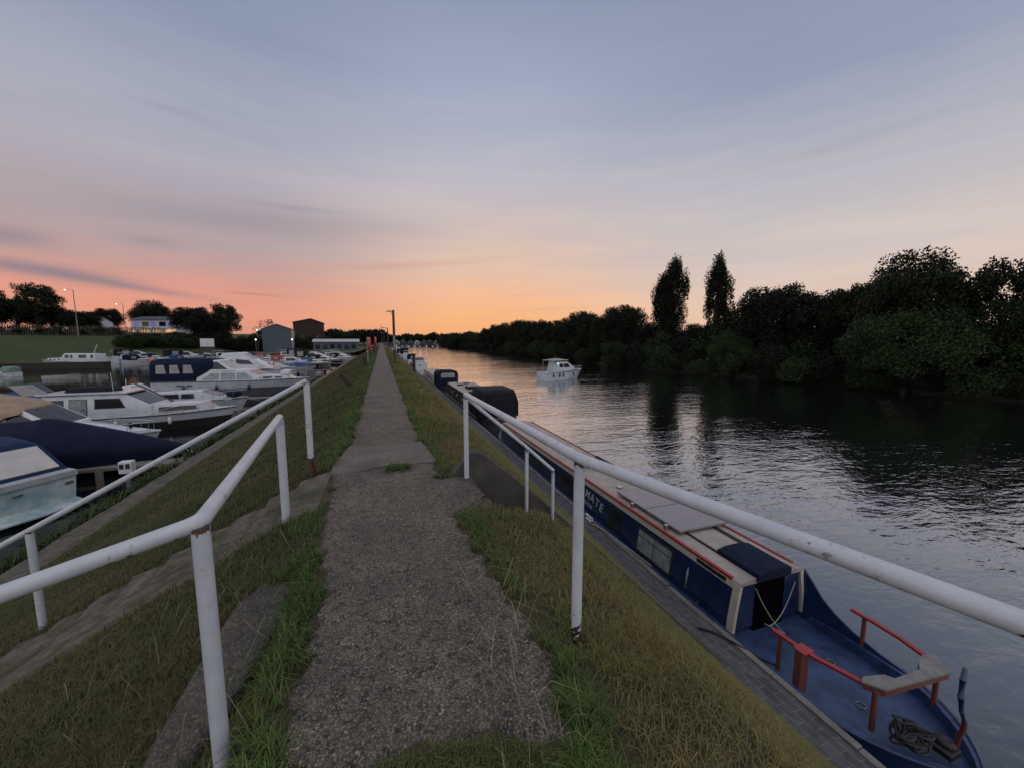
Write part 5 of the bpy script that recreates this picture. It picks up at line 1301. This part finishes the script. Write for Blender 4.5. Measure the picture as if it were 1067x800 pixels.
def tree(key, x, y, z, label, group, s=(1,1), rz=None, name='tree', cat='tree'):
    cr, tk = tm(key); t = thing(name, label, cat, (x,y,z), random.uniform(0,6.28) if rz is None else rz, group)
    t.scale = (s[0],s[0],s[1])
    link('crown', cr, t); link('trunk', tk, t); return t
def rz_(x, y): return float(rland(np.array(float(x)), np.array(float(y))))
g = 'trees on the far river bank'
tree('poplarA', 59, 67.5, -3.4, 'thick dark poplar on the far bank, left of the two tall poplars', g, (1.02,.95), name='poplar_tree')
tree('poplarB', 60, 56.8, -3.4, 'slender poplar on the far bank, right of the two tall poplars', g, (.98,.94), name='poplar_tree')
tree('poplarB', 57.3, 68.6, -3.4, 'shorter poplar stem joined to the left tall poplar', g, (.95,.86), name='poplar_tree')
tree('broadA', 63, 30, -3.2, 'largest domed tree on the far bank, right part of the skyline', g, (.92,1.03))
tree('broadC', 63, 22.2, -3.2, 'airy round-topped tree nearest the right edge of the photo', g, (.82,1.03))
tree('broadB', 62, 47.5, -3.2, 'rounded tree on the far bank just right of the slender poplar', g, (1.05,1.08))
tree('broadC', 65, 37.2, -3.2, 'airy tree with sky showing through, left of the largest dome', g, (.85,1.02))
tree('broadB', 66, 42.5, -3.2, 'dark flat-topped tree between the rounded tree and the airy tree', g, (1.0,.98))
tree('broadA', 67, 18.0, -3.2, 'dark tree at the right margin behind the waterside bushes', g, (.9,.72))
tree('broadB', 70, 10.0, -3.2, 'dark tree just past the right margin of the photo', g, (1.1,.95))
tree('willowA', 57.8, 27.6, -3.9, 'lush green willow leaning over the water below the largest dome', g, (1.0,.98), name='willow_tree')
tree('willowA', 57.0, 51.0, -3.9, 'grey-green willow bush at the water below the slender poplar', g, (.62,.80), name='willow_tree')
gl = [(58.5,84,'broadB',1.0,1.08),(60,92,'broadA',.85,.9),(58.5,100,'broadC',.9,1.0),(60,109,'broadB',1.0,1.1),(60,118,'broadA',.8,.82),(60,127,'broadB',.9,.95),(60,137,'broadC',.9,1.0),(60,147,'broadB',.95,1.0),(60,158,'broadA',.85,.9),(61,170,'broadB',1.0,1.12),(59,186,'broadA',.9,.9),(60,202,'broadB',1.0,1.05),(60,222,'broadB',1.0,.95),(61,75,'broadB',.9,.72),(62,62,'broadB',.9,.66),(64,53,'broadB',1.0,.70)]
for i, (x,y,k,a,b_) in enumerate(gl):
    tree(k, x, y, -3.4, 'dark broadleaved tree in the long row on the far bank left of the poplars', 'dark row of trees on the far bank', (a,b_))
for i in range(46):
    y = 14+ i*4.1 + random.uniform(-1.2,1.2); x = float(np.interp(y, RBY, RBX))+random.uniform(-.4,.9); k = ['bushA','bushC','bushB','bushC'][i % 4] 
    if y > 62 and k == 'bushB': k = 'bushC'
    s_ = random.uniform(.75,1.25)
    tree(k, x, y, -4.25, 'low bush crowding the waterline of the far river bank', 'bushes along the far waterline', (s_,s_*random.uniform(.8,1.15)), name='riverside_bush', cat='bush')
for i in range(30):
    y = 12+ i*6.3 + random.uniform(-1.5,1.5); x = float(np.interp(y, RBY, RBX))+random.uniform(4.5,8); s_ = random.uniform(1.2,1.7)
    tree(['bushC','bushA'][i % 2], x, y, -3.6, 'dark shrub filling the gap beneath the trees of the far bank', 'understorey shrubs on the far bank', (s_,s_*1.1), name='shrub', cat='bush')
for i, (x,y,s_) in enumerate(((57,292,1.6),(59.5,300,1.5),(58.5,315,1.4),(61,330,1.5))):
    tree('farB', x, y, -4.0, 'rounded tree clump jutting into the far bend of the river', 'tree clump at the river bend', (s_*.85,s_*.72))
for i in range(44):
    x = -95+ i*4.4+random.uniform(-1.5,1.5); y = (440 if x > 3 else 380)+random.uniform(0,40); s_ = random.uniform(.75,1.25)
    tree(['farA','farB'][i % 2], x, y, -2.5 if x > 0 else -.5, 'distant tree of the low dark skyline beyond the end of the path', 'distant skyline trees', (s_*1.3,s_))
for i in range(26):
    y = 206+i*8.2; x = float(np.interp(y, RBY, RBX))+random.uniform(-.3,1); s_ = random.uniform(.9,1.3)
    tree('bushC', x, y, -4.2, 'distant bush low on the far bank near the river bend', 'distant waterline bushes', (s_*1.5,s_), name='riverside_bush', cat='bush')
for i in range(26):
    y = 228+i*8; x = 63+random.uniform(-2,4); s_ = random.uniform(.8,1.2)
    tree(['farA','farB'][i % 2], x, y, -3.2, 'distant bank tree beyond the dark row', 'distant bank trees', (s_,s_*.95))
for i in range(16):
    x = -2-i*3.0; y = 235+random.uniform(0,30); s_ = random.uniform(.8,1.15)
    tree(['farA','farB'][i % 2], x, y, -1.2, 'dark tree behind the low office and brick building', 'dark trees behind the boatyard', (s_*1.05,s_*.82))
def lt(key, x, y, H, Rr, label, group=None, name='tree'):
    spec = {'broadA':(15,6.5),'broadB':(13,5.5),'broadC':(13,5.2),'farA':(11,5),'farB':(9,6),'bare':(10,4),'bushC':(4,2.6),'bushA':(4.5,3.2)}[key]
    return tree(key, x, y, gz(x,y)-.2, label, group, (Rr/spec[1], H/spec[0]), name=name, cat='tree' if name == 'tree' else 'bush')
lt('broadC', -110, 176, 17, 7.0, 'large spreading tree with sky gaps at the left edge of the photo')
lt('broadB', -121, 171, 15, 6.5, 'dark tree cut by the left edge of the photo')
lt('broadB', -118, 181, 11, 7, 'dense dark tree filling in behind the large spreading tree')
lt('broadB', -111, 184, 9.5, 6, 'dense dark tree right behind the spreading tree and fence')
lt('broadB', -100, 178, 8.5, 5, 'bushy tree between the street lamp and the large spreading tree')
lt('broadA', -108, 242, 16, 9, 'rounded dark tree standing over the white building')
lt('broadB', -75, 199, 12.5, 7.5, 'dark tree just right of the white building')
lt('broadC', -63, 195, 17, 7, 'taller ragged tree left of the boat shed')
lt('broadB', -66, 188, 12, 7.5, 'dark bushy tree beneath the ragged tree')
lt('broadB', -108, 208, 10, 5, 'small dark tree behind the second street lamp')
lt('bare', -57, 232, 14, 5, 'thin sparse tree left of the boat shed roof')
for i, x in enumerate((-81,-79,-77,-75,-73,-71,-69,-67,-65,-78,-74,-70,-66)):
    y = float(np.interp(x, fx, fy))+ (17 if i < 9 else 25); lt('bushA', x, y, (4.4 if i < 3 else 3.6)+.5*math.sin(i*2), 3.6, 'dark hedge bush below the white building', 'dark hedge below the white building', 'hedge_bush')
for i in range(7):
    x = -140+i*4.2; y = float(np.interp(x, fx, fy))+46+3*math.sin(i*3); lt('broadB', x, y, 7+1.2*math.sin(i*1.7), 4.5, 'dark tree behind the timber fence', 'trees behind the timber fence')
for i in range(16):
    x = -140+i*3.2; y = float(np.interp(x, fx, fy))+42.5; lt('bushC', x, y, (4.6 if x < -116 else 3.3)+.5*math.sin(i*2.3), 3.0, 'dark bush pressed against the back of the timber fence', 'bushes behind the timber fence', 'hedge_bush')
for i in range(12):
    x = -66+i*2.6; lt('bushC', x, 186+4*math.sin(i*2), 6+1.5*math.sin(i*1.3), 4, 'dark bush at the back of the boatyard', 'bushes behind the boatyard', 'yard_bush')

for i, (x, y, H) in enumerate(((-37,201,6.5),(-34,199,5.5),(-30.5,201,6.8),(-27,203,6.0),(-40.5,203,7.5),(-24,204,6.2))):
    lt('bushA', x, y, H, 3.2, 'dark bush growing against the front of the brick building', 'bushes in front of the brick building', 'yard_bush')
# ------------------------------------------------------------------ grass
def blades(P, H, W, lean, cols, r):
    n = len(P); ph = r.uniform(0, 2*np.pi, n); d = np.stack([np.cos(ph), np.sin(ph), np.zeros(n)], 1); s = np.stack([-np.sin(ph), np.cos(ph), np.zeros(n)], 1)
    H = H[:,None]; W = W[:,None]; ln = lean[:,None]*H; up = np.array([[0,0,1.0]])
    b0 = P - s*W/2; b1 = P + s*W/2; mid = P + up*H*.62 + d*ln*.35
    m0 = mid - s*W*.36; m1 = mid + s*W*.36; tip = P + up*H*np.maximum(.25, 1-.45*lean[:,None]**2) + d*ln
    v = np.stack([b0,b1,m1,m0,tip], 1).reshape(-1,3); i = np.arange(n)*5
    q = np.stack([i,i+1,i+2,i+3], 1); t = np.stack([i+3,i+2,i+4], 1)
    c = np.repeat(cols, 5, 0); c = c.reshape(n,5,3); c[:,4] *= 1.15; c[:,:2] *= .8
    return v, q, t, c.reshape(-1,3)
def vnoise(x, y, s):
    return .5+.25*np.sin(x*s+1.3*np.sin(y*s*.7+2))+.25*np.sin(y*s*1.3+1.7*np.sin(x*s*.9+.5))
def masked(n, x0, x1, y0, y1, r, ypow=1.0, keep=None):
    x = r.uniform(x0, x1, n); y = y0+(y1-y0)*r.uniform(0,1,n)**ypow
    ok = np.ones(n, bool)
    pl = np.interp(y, [q[0] for q in pL], [q[1] for q in pL]); pr = np.interp(y, [q[0] for q in pR], [q[1] for q in pR])
    pl = np.where(y > 4.7, np.where(y < 6.15, -.62, -.52), pl); pr = np.where(y > 4.7, np.where(y < 6.15, .62, .52), pr)
    edge = .035*np.sin(y*13)+.03*np.sin(y*31+x*9)
    near = 1.22+.17*np.sin((x+.45)*3.0)
    ok &= ~((x > pl+edge-.01) & (x < pr+edge+.01) & (y > near))
    ok &= ~((x < -.6) & (y > LS[0]-.02) & (y < LS[1]+.02)); ok &= ~((x > .7) & (x < 5.2) & (y > RS[0]) & (y < RS[1]+.24))
    ok &= ~((x < -7.6) & (x > -8.6)); ok &= x < 5.24
    ok &= ~((y > 1.7) & (y < 2.8) & (np.abs(x-(-.90+.27*(y-2.25))) < .17))
    ok &= ~((x > .6) & (x < 1.02) & (y > 3.55) & (y < 4.42)); ok &= ~((((x-.86)/.10)**2+((y-1.43)/.16)**2 < 1) | (((x-.80)/.10)**2+((y-1.12)/.14)**2 < 1) | (((x-.83)/.09)**2+((y-1.95)/.2)**2 < 1)) | (r.uniform(0,1,n) < .12)
    if keep is not None: ok &= keep(x, y, r)
    x, y = x[ok], y[ok]; return np.stack([x, y, ground(x, y)-.005], 1)
def turf(name, n, x0, x1, y0, y1, hr, wr, seed, pal, ypow=1.0, keep=None, leanr=(.3,1.1)):
    r = np.random.default_rng(seed); P = masked(n, x0, x1, y0, y1, r, ypow, keep); n = len(P)
    far = np.clip(P[:,1]/6, .6, 6)
    H = r.uniform(*hr, n)*np.clip(far, 1, 1.7); W = r.uniform(*wr, n)*np.clip(far, .8, 5)
    k = np.clip(vnoise(P[:,0], P[:,1], 1.1)*.6+vnoise(P[:,0]+5, P[:,1], 3.1)*.4+r.normal(0,.24,n), 0, 1)[:,None]
    a, b_ = np.array(pal[0]), np.array(pal[1]); cols = (a*(1-k)+b_*k)*(1+.22*r.normal(size=(n,1)))
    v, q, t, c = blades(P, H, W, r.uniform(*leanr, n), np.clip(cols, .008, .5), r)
    return tag(link(name, fast_mesh(name, v, q, t, c, 'blade')), kind='stuff')
DRY = ((.085,.110,.028),(.195,.150,.062)); GREEN = ((.048,.078,.017),(.10,.105,.034)); LUSH = ((.042,.088,.017),(.105,.15,.038)); DULL = ((.046,.066,.018),(.112,.092,.040)); WEED = ((.030,.045,.014),(.05,.07,.022))
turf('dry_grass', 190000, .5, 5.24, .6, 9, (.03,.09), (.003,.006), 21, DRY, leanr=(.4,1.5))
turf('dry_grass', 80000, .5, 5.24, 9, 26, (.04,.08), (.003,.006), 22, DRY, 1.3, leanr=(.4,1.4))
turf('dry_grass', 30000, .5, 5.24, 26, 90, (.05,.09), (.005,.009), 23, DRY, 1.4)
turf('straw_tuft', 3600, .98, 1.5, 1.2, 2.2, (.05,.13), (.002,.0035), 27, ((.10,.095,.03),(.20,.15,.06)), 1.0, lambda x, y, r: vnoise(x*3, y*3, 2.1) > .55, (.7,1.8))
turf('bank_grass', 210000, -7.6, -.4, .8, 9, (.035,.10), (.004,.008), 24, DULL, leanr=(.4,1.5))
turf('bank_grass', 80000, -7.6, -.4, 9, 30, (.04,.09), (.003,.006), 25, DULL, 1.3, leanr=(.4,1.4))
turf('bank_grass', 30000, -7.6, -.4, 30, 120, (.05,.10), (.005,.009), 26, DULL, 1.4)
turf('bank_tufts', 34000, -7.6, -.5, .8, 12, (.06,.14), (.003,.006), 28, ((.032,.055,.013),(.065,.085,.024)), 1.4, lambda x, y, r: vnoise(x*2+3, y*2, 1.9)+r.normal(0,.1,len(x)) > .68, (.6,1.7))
def edge_keep(wd, lo=.0):
    def k(x, y, r):
        pl = np.where(y > 4.7, np.where(y < 6.15, -.62, -.52), np.interp(y, [q[0] for q in pL], [q[1] for q in pL])); pr = np.where(y > 4.7, np.where(y < 6.15, .62, .52), np.interp(y, [q[0] for q in pR], [q[1] for q in pR]))
        d = np.where(x > 0, x-pr, pl-x); tuft = vnoise(x*3, y*1.0, 2.3)*.5+vnoise(x, y+7, 6)*.5
        return (d > -.02) & (d < wd*(.4+1.2*tuft)) & (r.uniform(0,1,len(x)) < .25+1.0*tuft)
    return k
turf('lush_grass', 34000, -1.1, -.3, 1.2, 9, (.05,.15), (.003,.007), 31, LUSH, 1.3, edge_keep(.17), (.5,1.4))
turf('lush_grass', 34000, .3, 1.2, .9, 9, (.05,.14), (.003,.007), 32, LUSH, 1.3, edge_keep(.17), (.5,1.4))
turf('lush_grass', 50000, -1.5, 1.5, 6.2, 50, (.04,.10), (.004,.007), 33, LUSH, 1.3, edge_keep(.42))
turf('lush_grass', 6000, .85, 2.6, 2.6, 3.3, (.03,.08), (.004,.007), 35, GREEN, 1.0, lambda x, y, r: (y > 3.5-.75*vnoise(x*2, y, 3)))
turf('lush_grass', 12000, -.35, .75, .95, 1.42, (.03,.08), (.003,.006), 36, GREEN, leanr=(.5,1.4))
turf('lush_grass', 9000, .62, .95, .9, 1.7, (.06,.15), (.003,.006), 37, LUSH, 1.0, lambda x, y, r: np.abs(x-(.70+.05*np.sin(y*6))) < .11, (.4,1.1))
def loose(name, n, fn, hr, wr, seed, pal, leanr):
    r = np.random.default_rng(seed); P = fn(r, n); cols = np.array(pal[0])*(1-r.uniform(0,1,(n,1)))+np.array(pal[1])*r.uniform(.3,1,(n,1))
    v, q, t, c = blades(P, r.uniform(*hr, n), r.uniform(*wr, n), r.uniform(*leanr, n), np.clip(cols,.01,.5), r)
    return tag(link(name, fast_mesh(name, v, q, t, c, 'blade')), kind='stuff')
loose('weed_clump', 420, lambda r, n: np.stack([.16+r.normal(0,.075,n), 4.90+r.normal(0,.06,n), np.full(n,.0)], 1), (.03,.08), (.008,.018), 38, ((.03,.05,.014),(.05,.08,.02)), (.6,1.7))
loose('weed_clump', 160, lambda r, n: np.stack([.62+r.normal(0,.05,n), 4.42+r.normal(0,.03,n), np.full(n,.0)], 1), (.03,.06), (.008,.016), 39, ((.03,.05,.014),(.05,.08,.02)), (.6,1.7))
loose('straw_stems', 60, lambda r, n: np.stack([r.uniform(.35,.8,n), r.uniform(1.15,2.3,n), np.full(n,.012)], 1), (.10,.26), (.0018,.003), 40, ((.20,.17,.10),(.34,.29,.18)), (1.5,1.9))
loose('straw_stems', 150, lambda r, n: (lambda x, y: np.stack([x, y, ground(x,y)+.01], 1))(r.uniform(-2.0,-.5,n), r.uniform(1.2,3.8,n)), (.10,.26), (.0018,.003), 41, ((.16,.14,.08),(.28,.24,.15)), (1.2,1.9))
def onsteps(r, n):
    x = -r.uniform(.9,7.6,n); y = r.uniform(LS[0]-.05,LS[1]+.05,n); e = np.minimum(y-LS[0], LS[1]-y); k = (vnoise(x*2, y*2, 1.7) > .62) | (e < .05+.16*vnoise(x*3, y, 2)*r.uniform(0,1,n)); x, y = x[k], y[k]
    return np.stack([x, y, np.interp(x, PX, PZ)-.12], 1)
r_ = np.random.default_rng(77); Pst = onsteps(r_, 13000)
loose('step_weeds', len(Pst), lambda r, n: Pst, (.06,.17), (.003,.006), 42, DULL, (.4,1.4))
turf('waterside_weeds', 15000, -9.6, -8.48, 4, 60, (.10,.42), (.008,.02), 34, WEED, 1.2, lambda x, y, r: vnoise(x*2, y, 1.6)+r.normal(0,.12,len(x)) > .5, leanr=(.3,1.1))
def sprigs(seed, n, x0, x1, y0, y1, hh):
    r = np.random.default_rng(seed); P = masked(n, x0, x1, y0, y1, r); n = len(P)
    return P
print('built', len(bpy.data.objects))
